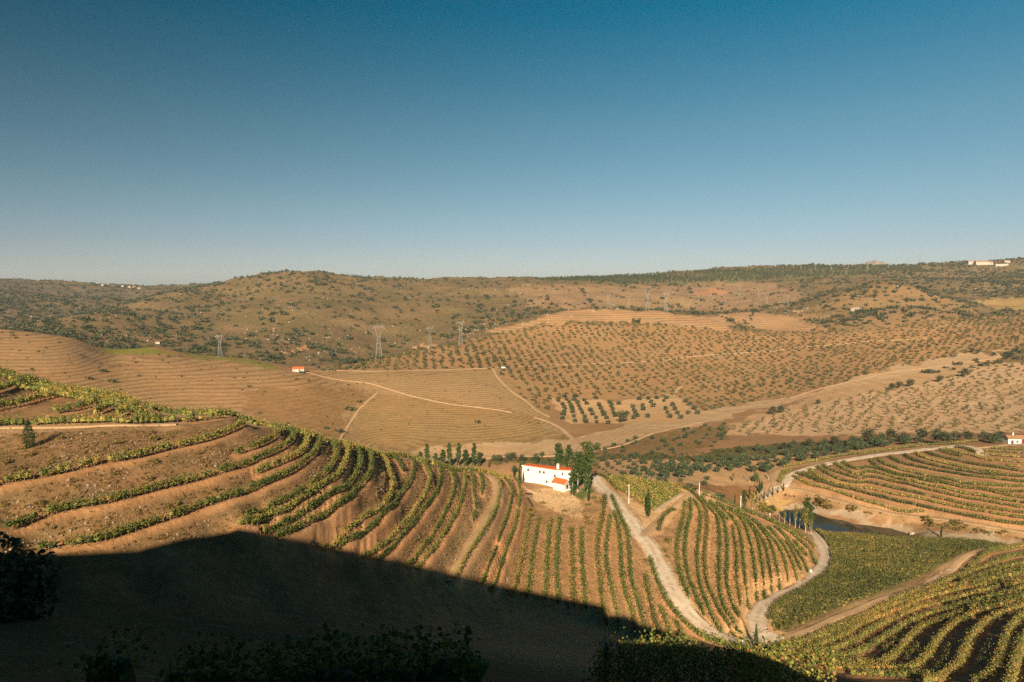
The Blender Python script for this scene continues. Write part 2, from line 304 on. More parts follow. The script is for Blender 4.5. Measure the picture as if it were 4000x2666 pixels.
col(3350, (1768, 372), (1730, 402), (1680, 452), (1600, 535), (1500, 655), (1400, 780), (1300, 920), (1250, 1000), (1180, 1150), (1130, 1270), (1140, 1400), (1090, 1800), (1040, 2250))
col(3550, (1108, 1290), (1120, 1420), (1038, 2250))
col(3700, (1722, 388), (1680, 432), (1600, 515), (1500, 630), (1400, 770), (1300, 910), (1250, 1000), (1190, 1120), (1165, 1200), (1172, 1330), (1100, 1750), (1030, 2200))
for u in (4000, 4700):
    col(u, (1705, 395), (1650, 445), (1550, 545), (1450, 670), (1350, 810), (1250, 1000), (1215, 1120), (1185, 1300), (1130, 1550), (1060, 1900), (1010, 2250))
for u in (-700, 0, 500, 1000, 1500, 2000, 2500, 3000, 3500, 4000, 4700):
    col(u, (1128, 3200), (1125, 5200))

def ctrl():
    T, L, W = [], [], []
    for u, v, y in CP_PTS:
        t, w = uv2tw(u, v); T.append(float(t)); L.append(math.log(y)); W.append(float(w))
    for block, z0, z1, pts in ROWS:
        n = len(pts)
        for i, (u, v) in enumerate(pts):
            t, w = uv2tw(u, v)
            z = z0 + (z1 - z0) * (0 if n < 2 else i / (n - 1))
            if block in LIFT: # traced through the middle of the leaves
                w = float(w); y = z / w
                w = (z) / y
            T.append(float(t)); L.append(math.log(z / float(w))); W.append(float(w))
    return np.array(T), np.array(L), np.array(W)
LIFT = {}
LK = 0.7
def tps_fit(T, L, W, lam):
    P = np.stack([T, L * LK], 1)
    d2 = ((P[:, None, :] - P[None, :, :]) ** 2).sum(-1)
    K = 0.5 * d2 * np.log(d2 + 1e-12)
    n = len(T)
    A = np.zeros((n + 3, n + 3))
    A[:n, :n] = K + lam * np.eye(n)
    Q = np.concatenate([np.ones((n, 1)), P], 1)
    A[:n, n:] = Q; A[n:, :n] = Q.T
    b = np.zeros(n + 3); b[:n] = W
    return P, np.linalg.solve(A, b)
def tps_eval(P, c, t, l):
    out = np.empty(len(t))
    for i in range(0, len(t), 4000):
        X = np.stack([t[i:i+4000], l[i:i+4000] * LK], 1)
        d2 = ((X[:, None, 0] - P[None, :, 0]) ** 2 + (X[:, None, 1] - P[None, :, 1]) ** 2)
        out[i:i+4000] = (0.5 * d2 * np.log(d2 + 1e-12)) @ c[:-3] + c[-3] + X @ c[-2:]
    return out

DT = 0.0025
TT = np.arange(-0.98, 0.9801, DT)
YY = [4.0]
while YY[-1] < 5000:
    y = YY[-1]
    YY.append(y * 1.03 if y < 70 else y + 0.85 if y < 320 else y * 1.0045 if y < 900 else y * 1.011)
YY = np.array(YY)
LY = np.log(YY)
_T, _L, _W = ctrl()
_P, _c = tps_fit(_T, _L, _W, 4e-4)
ct = np.linspace(TT[0], TT[-1], 240)
cl = np.linspace(LY[0], LY[-1], 420)
GT, GL = np.meshgrid(ct, cl)
G = tps_eval(_P, _c, GT.ravel(), GL.ravel()).reshape(GT.shape)
def bil(G, t, l):
    fx = np.clip((np.asarray(t) - ct[0]) / (ct[1] - ct[0]), 0, len(ct) - 1.001)
    fy = np.clip((np.asarray(l) - cl[0]) / (cl[1] - cl[0]), 0, len(cl) - 1.001)
    ix, iy = fx.astype(int), fy.astype(int)
    ax, ay = fx - ix, fy - iy
    # Catmull-Rom in the distance direction keeps crests round
    def cub(cx):
        y0, y1, y2, y3 = (G[np.clip(iy + k, 0, len(cl) - 1), cx] for k in (-1, 0, 1, 2))
        return y1 + 0.5 * ay * (y2 - y0 + ay * (2*y0 - 5*y1 + 4*y2 - y3 + ay * (3*(y1 - y2) + y3 - y0)))
    return cub(ix) * (1 - ax) + cub(np.clip(ix + 1, 0, len(ct) - 1)) * ax

# value noise on the plan of the place
def vnoise(x, y, seed=0):
    xi, yi = np.floor(x).astype(np.int64), np.floor(y).astype(np.int64)
    fx, fy = x - xi, y - yi
    fx, fy = fx*fx*fx*(fx*(fx*6-15)+10), fy*fy*fy*(fy*(fy*6-15)+10)
    def h(a, b):
        n = (a * 374761393 + b * 668265263 + seed * 974711) & 0xFFFFFFFF
        n = ((n ^ (n >> 13)) * 1274126177) & 0xFFFFFFFF
        return ((n ^ (n >> 16)) & 0xFFFF) / 32767.5 - 1.0
    return (h(xi, yi)*(1-fx) + h(xi+1, yi)*fx)*(1-fy) + (h(xi, yi+1)*(1-fx) + h(xi+1, yi+1)*fx)*fy
def fbm(x, y, wl, octv=4, seed=0):
    s, a = 0, 1.0
    for k in range(octv):
        s = s + a * vnoise(x / wl + 17.3*k, y / wl - 9.1*k, seed + k); wl /= 2.05; a *= 0.5
    return s

MT, MY = np.meshgrid(TT, YY)
HW = bil(G, MT, np.log(MY))
HZ = HW * MY
MX = MT * MY
# gullies and knolls on the wild hills, small unevenness nearer by
wild = np.clip((MY - 720) / 500, 0, 1)
HZ = HZ + wild * (11.0 * fbm(MX, MY, 190, 4, 3) + 2.2 * fbm(MX, MY, 45, 2, 9)) * np.clip(1.6 - MY / 2600, 0.25, 1)
HZ = HZ + np.clip((MY - 90) / 200, 0, 1) * 0.35 * fbm(MX, MY, 26, 3, 5) * (1 - wild)
def height(x, y):
    """ground height at plan points (arrays)"""
    x, y = np.asarray(x, float), np.asarray(y, float)
    t = np.clip(x / y, TT[0], TT[-1] - 1e-6)
    fx = (t - TT[0]) / (TT[1] - TT[0])
    iy = np.clip(np.searchsorted(YY, y) - 1, 0, len(YY) - 2)
    ay = np.clip((y - YY[iy]) / (YY[iy+1] - YY[iy]), 0, 1)
    ix = np.clip(fx.astype(int), 0, len(TT) - 2); ax = fx - ix
    return (HZ[iy, ix]*(1-ax) + HZ[iy, ix+1]*ax)*(1-ay) + (HZ[iy+1, ix]*(1-ax) + HZ[iy+1, ix+1]*ax)*ay
def at(u, v, ymin=5.0, ymax=4900.0):
    """first ground point seen at a picture point: x, y, z"""
    t, w = uv2tw(u, v)
    t, w = float(t), float(w)
    fx = np.clip((t - TT[0]) / (TT[1] - TT[0]), 0, len(TT) - 1.001); ix = int(fx); ax = fx - ix
    prof = (HZ[:, ix]*(1-ax) + HZ[:, ix+1]*ax) / YY
    ok = np.nonzero((prof >= w) & (YY >= ymin) & (YY <= ymax))[0]
    if len(ok) == 0:
        sel = np.nonzero((YY >= ymin) & (YY <= ymax))[0]
        k = sel[np.argmax(prof[sel])]
        y = YY[k]
    else:
        k = ok[0]
        if k > 0 and YY[k-1] >= ymin:
            p0, p1 = prof[k-1], prof[k]
            f = (w - p0) / (p1 - p0) if p1 > p0 else 1.0
            y = YY[k-1] + np.clip(f, 0, 1) * (YY[k] - YY[k-1])
        else: y = YY[k]
    return t*y, float(y), float(height(np.array([t*y]), np.array([y]))[0])
# ------------------------------------------------------------------ small helpers for the scene tree
def tag(o, label=None, cat=None, group=None, kind=None):
    if label: o['label'] = label
    if cat: o['category'] = cat
    if group: o['group'] = group
    if kind: o['kind'] = kind
    return o
def empty(name, loc=(0, 0, 0), rz=0.0):
    o = bpy.data.objects.new(name, None)
    o.location = loc; o.rotation_euler = (0, 0, rz); o.empty_display_size = 0.5
    COL.objects.link(o); return o
def link(name, me, parent=None, loc=None, rz=None):
    o = bpy.data.objects.new(name, me)
    if parent is not None: o.parent = parent
    if loc is not None: o.location = loc
    if rz is not None: o.rotation_euler = (0, 0, rz)
    COL.objects.link(o); return o
def mesh_np(name, V, Q, mats=(), smooth=False, mi=None):
    """mesh from an (n,3) vertex array and an (m,k) face array"""
    me = bpy.data.meshes.new(name)
    V = np.ascontiguousarray(V, np.float32); Q = np.ascontiguousarray(Q, np.int32)
    k = Q.shape[1]
    me.vertices.add(len(V)); me.vertices.foreach_set('co', V.ravel())
    me.loops.add(Q.size); me.loops.foreach_set('vertex_index', Q.ravel())
    me.polygons.add(len(Q))
    me.polygons.foreach_set('loop_start', np.arange(0, Q.size, k, dtype=np.int32))
    me.polygons.foreach_set('loop_total', np.full(len(Q), k, np.int32))
    if mi is not None: me.polygons.foreach_set('material_index', np.asarray(mi, np.int32))
    if smooth: me.polygons.foreach_set('use_smooth', np.ones(len(Q), bool))
    me.update(calc_edges=True)
    for m in (mats if isinstance(mats, (list, tuple)) else [mats]): me.materials.append(m)
    return me
class MB:
    """collects boxes, prisms and bars, then becomes one mesh"""
    def __init__(s): s.v, s.f = [], []
    def add(s, vs, fs):
        n = len(s.v); s.v += [tuple(p) for p in vs]; s.f += [tuple(i + n for i in f) for f in fs]; return s
    def box(s, c, size, rz=0.0):
        x, y, z = size[0]/2, size[1]/2, size[2]/2; ca, sa = math.cos(rz), math.sin(rz)
        vs = [(c[0]+a*x*ca-b*y*sa, c[1]+a*x*sa+b*y*ca, c[2]+k*z) for k in (-1, 1) for a, b in ((-1,-1),(1,-1),(1,1),(-1,1))]
        return s.add(vs, [(3,2,1,0),(4,5,6,7),(0,1,5,4),(1,2,6,5),(2,3,7,6),(3,0,4,7)])
    def bar(s, p, q, r, n=4, r2=None):
        p, q = Vector(p), Vector(q); d = (q - p)
        if d.length < 1e-6: return s
        d.normalize(); a = d.orthogonal().normalized(); b = d.cross(a)
        r2 = r if r2 is None else r2
        vs = [p + (a*math.cos(2*math.pi*k/n) + b*math.sin(2*math.pi*k/n))*r for k in range(n)] + \
             [q + (a*math.cos(2*math.pi*k/n) + b*math.sin(2*math.pi*k/n))*r2 for k in range(n)]
        fs = [(k, (k+1) % n, n+(k+1) % n, n+k) for k in range(n)] + [tuple(range(n-1, -1, -1)), tuple(range(n, 2*n))]
        return s.add(vs, fs)
    def prism(s, bottom, top):
        n = len(bottom)
        return s.add(list(bottom) + list(top), [tuple(range(n-1, -1, -1)), tuple(range(n, 2*n))] + [(k, (k+1) % n, n+(k+1) % n, n+k) for k in range(n)])
    def mesh(s, name, mat):
        me = bpy.data.meshes.new(name); me.from_pydata(s.v, [], s.f); me.update()
        for m in (mat if isinstance(mat, (list, tuple)) else [mat]): me.materials.append(m)
        return me
    def build(s, name, mat, parent=None, loc=None, rz=None): return link(name, s.mesh(name, mat), parent, loc, rz)

# ------------------------------------------------------------------ materials
def new_mat(name):
    m = bpy.data.materials.new(name); m.use_nodes = True
    nt = m.node_tree; return m, nt.nodes, nt.links, nt.nodes['Principled BSDF']
def nnoise(n, l, scale, detail=3.0, rough=0.6, vec=None):
    t = n.new('ShaderNodeTexNoise'); t.inputs['Scale'].default_value = scale
    t.inputs['Detail'].default_value = detail; t.inputs['Roughness'].default_value = rough
    if vec is not None: l.new(vec, t.inputs['Vector'])
    return t.outputs['Fac']
def nmap(n, l, val, a0, a1, b0, b1):
    t = n.new('ShaderNodeMapRange'); l.new(val, t.inputs['Value'])
    for k, x in zip(('From Min', 'From Max', 'To Min', 'To Max'), (a0, a1, b0, b1)): t.inputs[k].default_value = x
    return t.outputs['Result']
def nmath(n, l, op, a, b=None):
    t = n.new('ShaderNodeMath'); t.operation = op
    for i, x in enumerate((a, b)):
        if x is None: continue
        if isinstance(x, (int, float)): t.inputs[i].default_value = x
        else: l.new(x, t.inputs[i])
    return t.outputs[0]
def nmix(n, l, fac, a, b, mode='MIX'):
    t = n.new('ShaderNodeMix'); t.data_type = 'RGBA'; t.blend_type = mode
    for k, x in (('Factor', fac), ('A', a), ('B', b)):
        if isinstance(x, (int, float)): t.inputs[k].default_value = x
        elif isinstance(x, tuple): t.inputs[k].default_value = x + (1,)
        else: l.new(x, t.inputs[k])
    return t.outputs['Result']
def plain(name, col, rough=0.8, var=0.12, scale=0.6, metal=0.0):
    m, n, l, b = new_mat(name)
    g = n.new('ShaderNodeNewGeometry')
    f = nmap(n, l, nnoise(n, l, scale, 4, 0.65, g.outputs['Position']), 0.3, 0.7, 1 - var, 1 + var)
    c = n.new('ShaderNodeCombineXYZ')
    for i in range(3): l.new(f, c.inputs[i])
    l.new(nmix(n, l, 1.0, tuple(col), c.outputs[0], 'MULTIPLY'), b.inputs['Base Color'])
    b.inputs['Roughness'].default_value = rough; b.inputs['Metallic'].default_value = metal
    b.inputs['Specular IOR Level'].default_value = 0.25
    return m
def leafy(name, stops, rough=0.6, patch=0.05, patch_amt=0.5):
    """leaves: every leaf clump its own tint, drifting in patches over the ground"""
    m, n, l, b = new_mat(name)
    g = n.new('ShaderNodeNewGeometry')
    oi = n.new('ShaderNodeObjectInfo')
    p = nmap(n, l, nnoise(n, l, patch, 3, 0.6, g.outputs['Position']), 0.32, 0.68, -patch_amt, patch_amt)
    v = nmath(n, l, 'ADD', nmath(n, l, 'ADD', g.outputs['Random Per Island'], p), nmap(n, l, oi.outputs['Random'], 0, 1, -0.12, 0.12))
    r = n.new('ShaderNodeValToRGB'); l.new(v, r.inputs[0])
    cr = r.color_ramp
    cr.elements[0].position, cr.elements[0].color = stops[0][0], stops[0][1] + (1,)
    cr.elements[1].position, cr.elements[1].color = stops[-1][0], stops[-1][1] + (1,)
    for q, c in stops[1:-1]:
        e = cr.elements.new(q); e.color = c + (1,)
    l.new(r.outputs[0], b.inputs['Base Color'])
    b.inputs['Roughness'].default_value = rough
    b.inputs['Specular IOR Level'].default_value = 0.2
    tr = n.new('ShaderNodeBsdfTranslucent'); l.new(r.outputs[0], tr.inputs['Color'])
    mx = n.new('ShaderNodeMixShader'); mx.inputs[0].default_value = 0.25
    l.new(b.outputs[0], mx.inputs[1]); l.new(tr.outputs[0], mx.inputs[2])
    l.new(mx.outputs[0], n['Material Output'].inputs['Surface'])
    return m

M = {}
M['vine'] = leafy('vine_leaves', [(0.0, (0.034, 0.060, 0.014)), (0.40, (0.081, 0.113, 0.024)), (0.72, (0.150, 0.168, 0.037)), (0.95, (0.232, 0.202, 0.049)), (1.0, (0.302, 0.202, 0.058))], patch=0.035, patch_amt=0.2)
M['vine_gold'] = leafy('vine_leaves_turning', [(0.0, (0.063, 0.091, 0.020)), (0.35, (0.147, 0.165, 0.036)), (0.65, (0.273, 0.249, 0.056)), (0.92, (0.420, 0.315, 0.084)), (1.0, (0.504, 0.280, 0.084))], patch=0.035, patch_amt=0.25)
M['vine_green'] = leafy('vine_leaves_green', [(0.0, (0.044, 0.057, 0.015)), (0.45, (0.101, 0.110, 0.026)), (0.75, (0.182, 0.163, 0.040)), (1.0, (0.297, 0.209, 0.055))], patch=0.02, patch_amt=0.3)
M['vine_red'] = leafy('vine_leaves_red', [(0.0, (0.30, 0.17, 0.05)), (0.5, (0.36, 0.11, 0.04)), (1.0, (0.42, 0.17, 0.09))])
M['olive'] = leafy('olive_leaves', [(0.0, (0.033, 0.053, 0.025)), (0.5, (0.065, 0.090, 0.043)), (1.0, (0.119, 0.140, 0.069))], patch=0.02, patch_amt=0.15)
M['cypress'] = leafy('cypress_leaves', [(0.0, (0.014, 0.034, 0.011)), (0.6, (0.037, 0.071, 0.018)), (1.0, (0.069, 0.101, 0.025))], patch=0.1, patch_amt=0.1)
M['poplar'] = leafy('poplar_leaves', [(0.0, (0.024, 0.051, 0.015)), (0.55, (0.055, 0.092, 0.022)), (1.0, (0.121, 0.138, 0.033))], patch=0.1, patch_amt=0.15)
M['yellow'] = leafy('yellowing_leaves', [(0.0, (0.075, 0.085, 0.016)), (0.5, (0.165, 0.150, 0.025)), (1.0, (0.32, 0.225, 0.05))], patch=0.1, patch_amt=0.2)
M['almond'] = leafy('almond_leaves', [(0.0, (0.062, 0.066, 0.026)), (0.5, (0.125, 0.118, 0.042)), (1.0, (0.215, 0.165, 0.06))], patch=0.008, patch_amt=0.3)
M['orchard'] = leafy('orchard_leaves', [(0.0, (0.046, 0.055, 0.022)), (0.5, (0.092, 0.094, 0.033)), (1.0, (0.172, 0.144, 0.052))], patch=0.008, patch_amt=0.3)
M['oak'] = leafy('scrub_leaves', [(0.0, (0.029, 0.043, 0.022)), (0.6, (0.055, 0.070, 0.031)), (1.0, (0.096, 0.101, 0.046))], patch=0.004, patch_amt=0.2)
M['pine'] = leafy('pine_needles', [(0.0, (0.036, 0.052, 0.022)), (0.6, (0.062, 0.076, 0.030)), (1.0, (0.10, 0.105, 0.04))], patch=0.004, patch_amt=0.25)
M['dry'] = leafy('dry_grass', [(0.0, (0.11, 0.075, 0.03)), (0.5, (0.23, 0.15, 0.055)), (1.0, (0.36, 0.235, 0.10))], patch=0.1, patch_amt=0.15)
M['broom'] = leafy('broom_stems', [(0.0, (0.09, 0.085, 0.022)), (0.5, (0.19, 0.145, 0.04)), (1.0, (0.30, 0.19, 0.06))], patch=0.15, patch_amt=0.2)
M['bark'] = plain('bark', (0.15, 0.115, 0.085), 0.9, 0.25, 3.0)
M['pale_bark'] = plain('pale_bark', (0.42, 0.37, 0.30), 0.85, 0.2, 3.0)
M['white_wall'] = plain('limewashed_wall', (0.64, 0.615, 0.565), 0.85, 0.13, 0.7)
M['dull_wall'] = plain('weathered_far_plaster', (0.40, 0.36, 0.30), 0.9, 0.15, 0.3)
M['stone'] = plain('granite_trim', (0.52, 0.46, 0.38), 0.85, 0.15, 2.0)
M['tile'] = plain('clay_roof_tile', (0.50, 0.115, 0.035), 0.8, 0.25, 1.6)
M['old_tile'] = plain('weathered_roof_tile', (0.30, 0.17, 0.09), 0.85, 0.25, 1.4)
M['glass'] = plain('dark_window_glass', (0.018, 0.018, 0.016), 0.12, 0.1)
M['wood'] = plain('brown_wood', (0.16, 0.075, 0.032), 0.7, 0.2, 4.0)
M['dark_wood'] = plain('dark_wood', (0.05, 0.036, 0.026), 0.8, 0.2, 4.0)
M['red_paint'] = plain('red_paint', (0.42, 0.05, 0.03), 0.6, 0.1)
M['concrete'] = plain('pale_concrete', (0.66, 0.61, 0.52), 0.85, 0.1, 1.5)
M['white_paint'] = plain('white_paint', (0.80, 0.79, 0.76), 0.5, 0.04)
M['steel'] = plain('galvanised_steel', (0.25, 0.24, 0.22), 0.6, 0.06, 0.3)
M['rock'] = plain('grey_granite', (0.30, 0.235, 0.175), 0.9, 0.3, 0.4)
M['bank_rock'] = plain('brown_schist', (0.25, 0.18, 0.125), 0.9, 0.35, 1.0)
M['grey_stone'] = plain('slate_slab', (0.34, 0.32, 0.29), 0.8, 0.2, 1.5)
M['car_white'] = plain('white_car_paint', (0.72, 0.72, 0.72), 0.3, 0.03)
M['car_dark'] = plain('dark_car_paint', (0.03, 0.05, 0.055), 0.3, 0.03)
M['rubber'] = plain('tyre_rubber', (0.02, 0.02, 0.02), 0.8, 0.05)

# the ground: colour carried by the soil itself, grain and contour lines added here
m, n, l, b = new_mat('soil_and_dry_grass')
gat = n.new('ShaderNodeAttribute'); gat.attribute_name = 'soil'
lat = n.new('ShaderNodeAttribute'); lat.attribute_name = 'lines'
pat = n.new('ShaderNodeAttribute'); pat.attribute_name = 'phase'
rat = n.new('ShaderNodeAttribute'); rat.attribute_name = 'rough'
geo = n.new('ShaderNodeNewGeometry'); P = geo.outputs['Position']
big = nnoise(n, l, 0.02, 4, 0.65, P)
mid = nnoise(n, l, 0.16, 5, 0.72, P)
fine = nnoise(n, l, 1.1, 4, 0.75, P)
grain = nnoise(n, l, 0.45, 6, 0.85, P)
col_ = gat.outputs['Color']
col_ = nmix(n, l, nmap(n, l, big, 0.38, 0.66, 0.0, 0.30), col_, nmix(n, l, 1.0, col_, (1.12, 0.84, 0.66), 'MULTIPLY'))
col_ = nmix(n, l, nmap(n, l, mid, 0.50, 0.72, 0.0, 0.42), col_, nmix(n, l, 1.0, col_, (0.62, 0.68, 0.58), 'MULTIPLY'))
col_ = nmix(n, l, nmap(n, l, grain, 0.46, 0.70, 0.0, 0.55), col_, nmix(n, l, 1.0, col_, (0.52, 0.50, 0.46), 'MULTIPLY'))
col_ = nmix(n, l, nmap(n, l, grain, 0.30, 0.46, 0.34, 0.0), col_, nmix(n, l, 1.0, col_, (1.42, 1.40, 1.40), 'MULTIPLY'))
moss = nmath(n, l, 'MULTIPLY', nmap(n, l, nnoise(n, l, 0.011, 5, 0.7, P), 0.42, 0.60, 0.0, 0.75), rat.outputs['Fac'])
col_ = nmix(n, l, moss, col_, nmix(n, l, 1.0, col_, (0.66, 0.80, 0.60), 'MULTIPLY'))
# broken bare rock and low brush where the ground is rough
dark = nmath(n, l, 'MULTIPLY', nmap(n, l, nnoise(n, l, 0.20, 5, 0.82, P), 0.49, 0.59, 0.0, 1.0), rat.outputs['Fac'])
col_ = nmix(n, l, nmath(n, l, 'MULTIPLY', dark, 0.70), col_, (0.060, 0.060, 0.030))
ston = nmath(n, l, 'MULTIPLY', nmap(n, l, nnoise(n, l, 0.27, 5, 0.84, P), 0.57, 0.66, 0.0, 1.0), rat.outputs['Fac'])
col_ = nmix(n, l, nmath(n, l, 'MULTIPLY', ston, 0.60), col_, (0.42, 0.30, 0.20))
# old terrace lines follow the height
wob = nmath(n, l, 'MULTIPLY', nmath(n, l, 'SUBTRACT', nnoise(n, l, 0.03, 4, 0.6, P), 0.5), 1.0)
ph = nmath(n, l, 'ADD', pat.outputs['Fac'], wob)
tri = nmath(n, l, 'PINGPONG', ph, 0.5)
brk = nmap(n, l, nnoise(n, l, 0.07, 4, 0.7, P), 0.35, 0.6, 0.25, 1.0)
ln_d = nmath(n, l, 'MULTIPLY', nmath(n, l, 'MULTIPLY', nmap(n, l, tri, 0.30, 0.47, 0.0, 1.0), brk), lat.outputs['Fac'])
ln_l = nmath(n, l, 'MULTIPLY', nmath(n, l, 'MULTIPLY', nmap(n, l, tri, 0.20, 0.04, 0.0, 1.0), brk), lat.outputs['Fac'])
col_ = nmix(n, l, nmath(n, l, 'MULTIPLY', ln_d, 0.80), col_, nmix(n, l, 1.0, col_, (0.50, 0.44, 0.34), 'MULTIPLY'))
col_ = nmix(n, l, nmath(n, l, 'MULTIPLY', ln_l, 0.60), col_, nmix(n, l, 1.0, col_, (1.32, 1.36, 1.42), 'MULTIPLY'))
l.new(col_, b.inputs['Base Color'])
b.inputs['Roughness'].default_value = 0.95
b.inputs['Specular IOR Level'].default_value = 0.08
bmp = n.new('ShaderNodeBump'); bmp.inputs['Strength'].default_value = 0.55; bmp.inputs['Distance'].default_value = 0.5
l.new(nmath(n, l, 'ADD', nmath(n, l, 'MULTIPLY', grain, 1.4), nmath(n, l, 'ADD', nmath(n, l, 'MULTIPLY', fine, 0.5), nmath(n, l, 'MULTIPLY', ln_d, -0.5))), bmp.inputs['Height'])
l.new(bmp.outputs[0], b.inputs['Normal'])
M['ground'] = m
m, n, l, b = new_mat('beaten_earth_road')
geo = n.new('ShaderNodeNewGeometry'); P = geo.outputs['Position']
c1 = nmix(n, l, nmap(n, l, nnoise(n, l, 0.25, 5, 0.7, P), 0.35, 0.68, 0.0, 1.0), (0.56, 0.455, 0.345), (0.46, 0.35, 0.25))
c1 = nmix(n, l, nmap(n, l, nnoise(n, l, 1.6, 4, 0.8, P), 0.5, 0.72, 0.0, 0.5), c1, (0.34, 0.235, 0.145))
rt = n.new('ShaderNodeAttribute'); rt.attribute_name = 'rut'
gr_ = nmath(n, l, 'MULTIPLY', nmath(n, l, 'SUBTRACT', 1.0, rt.outputs['Fac']), nmap(n, l, nnoise(n, l, 0.5, 5, 0.75, P), 0.40, 0.62, 0.0, 1.0))
c1 = nmix(n, l, nmath(n, l, 'MULTIPLY', gr_, 0.95), c1, (0.27, 0.185, 0.10))
l.new(c1, b.inputs['Base Color']); b.inputs['Roughness'].default_value = 0.95; b.inputs['Specular IOR Level'].default_value = 0.08
bp = n.new('ShaderNodeBump'); bp.inputs['Strength'].default_value = 0.5; bp.inputs['Distance'].default_value = 0.15
l.new(nnoise(n, l, 1.4, 5, 0.8, P), bp.inputs['Height']); l.new(bp.outputs[0], b.inputs['Normal'])
M['road'] = m
m, n, l, b = new_mat('farm_track')
geo = n.new('ShaderNodeNewGeometry'); P = geo.outputs['Position']
c1 = nmix(n, l, nmap(n, l, nnoise(n, l, 0.2, 5, 0.7, P), 0.35, 0.68, 0.0, 1.0), (0.43, 0.28, 0.155), (0.36, 0.228, 0.12))
l.new(c1, b.inputs['Base Color']); b.inputs['Roughness'].default_value = 0.95; b.inputs['Specular IOR Level'].default_value = 0.08
M['track'] = m
m, n, l, b = new_mat('still_pond_water')
b.inputs['Base Color'].default_value = (0.034, 0.034, 0.022, 1)
b.inputs['Specular IOR Level'].default_value = 0.32
b.inputs['Roughness'].default_value = 0.05; b.inputs['IOR'].default_value = 1.33
M['water'] = m

# ------------------------------------------------------------------ rows and roads cut benches into the ground
def smooth_line(P3, step):
    P3 = np.asarray(P3, float)
    if len(P3) > 2:
        out = []
        Pp = np.vstack([2*P3[0]-P3[1], P3, 2*P3[-1]-P3[-2]])
        for i in range(1, len(Pp) - 2):
            p0, p1, p2, p3 = Pp[i-1], Pp[i], Pp[i+1], Pp[i+2]
            for s in np.linspace(0, 1, 8, endpoint=False):
                out.append(p1 + 0.5*s*(p2-p0 + s*(2*p0-5*p1+4*p2-p3 + s*(3*(p1-p2)+p3-p0))))
        out.append(P3[-1]); P3 = np.array(out)
    d = np.r_[0, np.cumsum(np.hypot(np.diff(P3[:, 0]), np.diff(P3[:, 1])))]
    k = max(2, int(d[-1] / step) + 1)
    s = np.linspace(0, d[-1], k)
    return np.stack([np.interp(s, d, P3[:, j]) for j in range(P3.shape[1])], 1)
def px_line(pts, step=1.0, ymin=60.0, ymax=4900.0, up=0.0):
    out = []
    for u, v in pts:
        x, y, z = at(u, v, ymin, ymax)
        if up:
            x, y, z = at(u, v + up * F_PX / y, ymin, ymax)
        out.append((x, y))
    return smooth_line(out, step)

LINES = []        # (block, plan points, foliage style)
for block, z0, z1, pts in ROWS:
    out = []
    for i, (u, v) in enumerate(pts):
        t, w = uv2tw(u, v); t, w = float(t), float(w)
        zz = z0 + (z1 - z0) * i / max(1, len(pts) - 1)
        y_lev = zz / w
        vv = v
        if block in ('yard', 'road', 'hillock', 'upper'):
            vv = v + 0.6 * F_PX / y_lev
            t, w = (float(q) for q in uv2tw(u, vv)); y_lev = zz / w
        x, y, z = at(u, vv, y_lev * 0.90, y_lev * 1.06)
        if block == 'left' and i >= len(pts) - 2: y = y_lev
        if block == 'terrace': y = 0.5 * (y + y_lev)
        out.append((t * y, y))
    LINES.append([block, smooth_line(out, 0.7)])
for pts in ER:
    LINES.append(['slope', px_line(pts, 0.7, 80, 300, 0.25)])

ROADS = [
 ('road', 'pale beaten earth road', 2.9, [(2322,1862),(2336,1888),(2383,1931),(2425,1990),(2468,2041),(2502,2092),(2540,2135),(2574,2199),(2608,2262),(2638,2322),(2667,2360),(2708,2409),(2767,2460),(2836,2492),(2902,2513),(2979,2519),(3030,2505)]),
 ('road', '', 2.9, [(2979,2519),(2968,2470),(2955,2425),(2985,2368),(3055,2330),(3106,2304),(3157,2281),(3191,2245),(3226,2190),(3222,2143),(3202,2109),(3179,2084)]),
 ('path', '', 1.35, [(2979,2519),(3050,2494),(3100,2483),(3157,2462),(3277,2408),(3405,2356),(3533,2317),(3609,2289),(3673,2247),(3724,2219),(3765,2177),(3808,2158),(3851,2146),(3900,2139)]),
 ('road', '', 2.6, [(2975,1950),(3000,1925),(3035,1910),(3064,1896),(3072,1878),(3098,1854),(3149,1833),(3213,1816),(3298,1799),(3383,1786),(3468,1773),(3553,1765),(3638,1754),(3744,1743),(3808,1750),(3825,1768),(3850,1782)]),
 ('path', '', 1.5, [(3045,1910),(3068,1907),(3128,1914),(3191,1931),(3234,1948),(3340,1973),(3425,1992),(3553,2014),(3723,2035),(3851,2054),(4000,2080),(4150,2098)]),
 ('path', '', 1.6, [(3808,1750),(3850,1748),(3900,1742),(3935,1738)]),
 ('path', '', 1.4, [(2955,1960),(2998,1925),(3020,1898),(3022,1868),(3035,1845),(3060,1832)]),
 ('path', '', 1.3, [(2508,2096),(2545,2060),(2580,2025),(2620,1990),(2660,1957),(2690,1935),(2680,1922)]),
 ('path', '', 1.1, [(1915,1862),(1936,1892),(1940,1940),(1918,1990),(1880,2060),(1838,2130),(1795,2200),(1755,2275)]),
 ('road', '', 3.4, [(2930,2516),(2965,2508),(3000,2500),(3040,2486)]),
 ('path', '', 1.0, [(-120,1678),(0,1674),(102,1670),(255,1670),(383,1667),(510,1664),(600,1662),(690,1661)]),
]
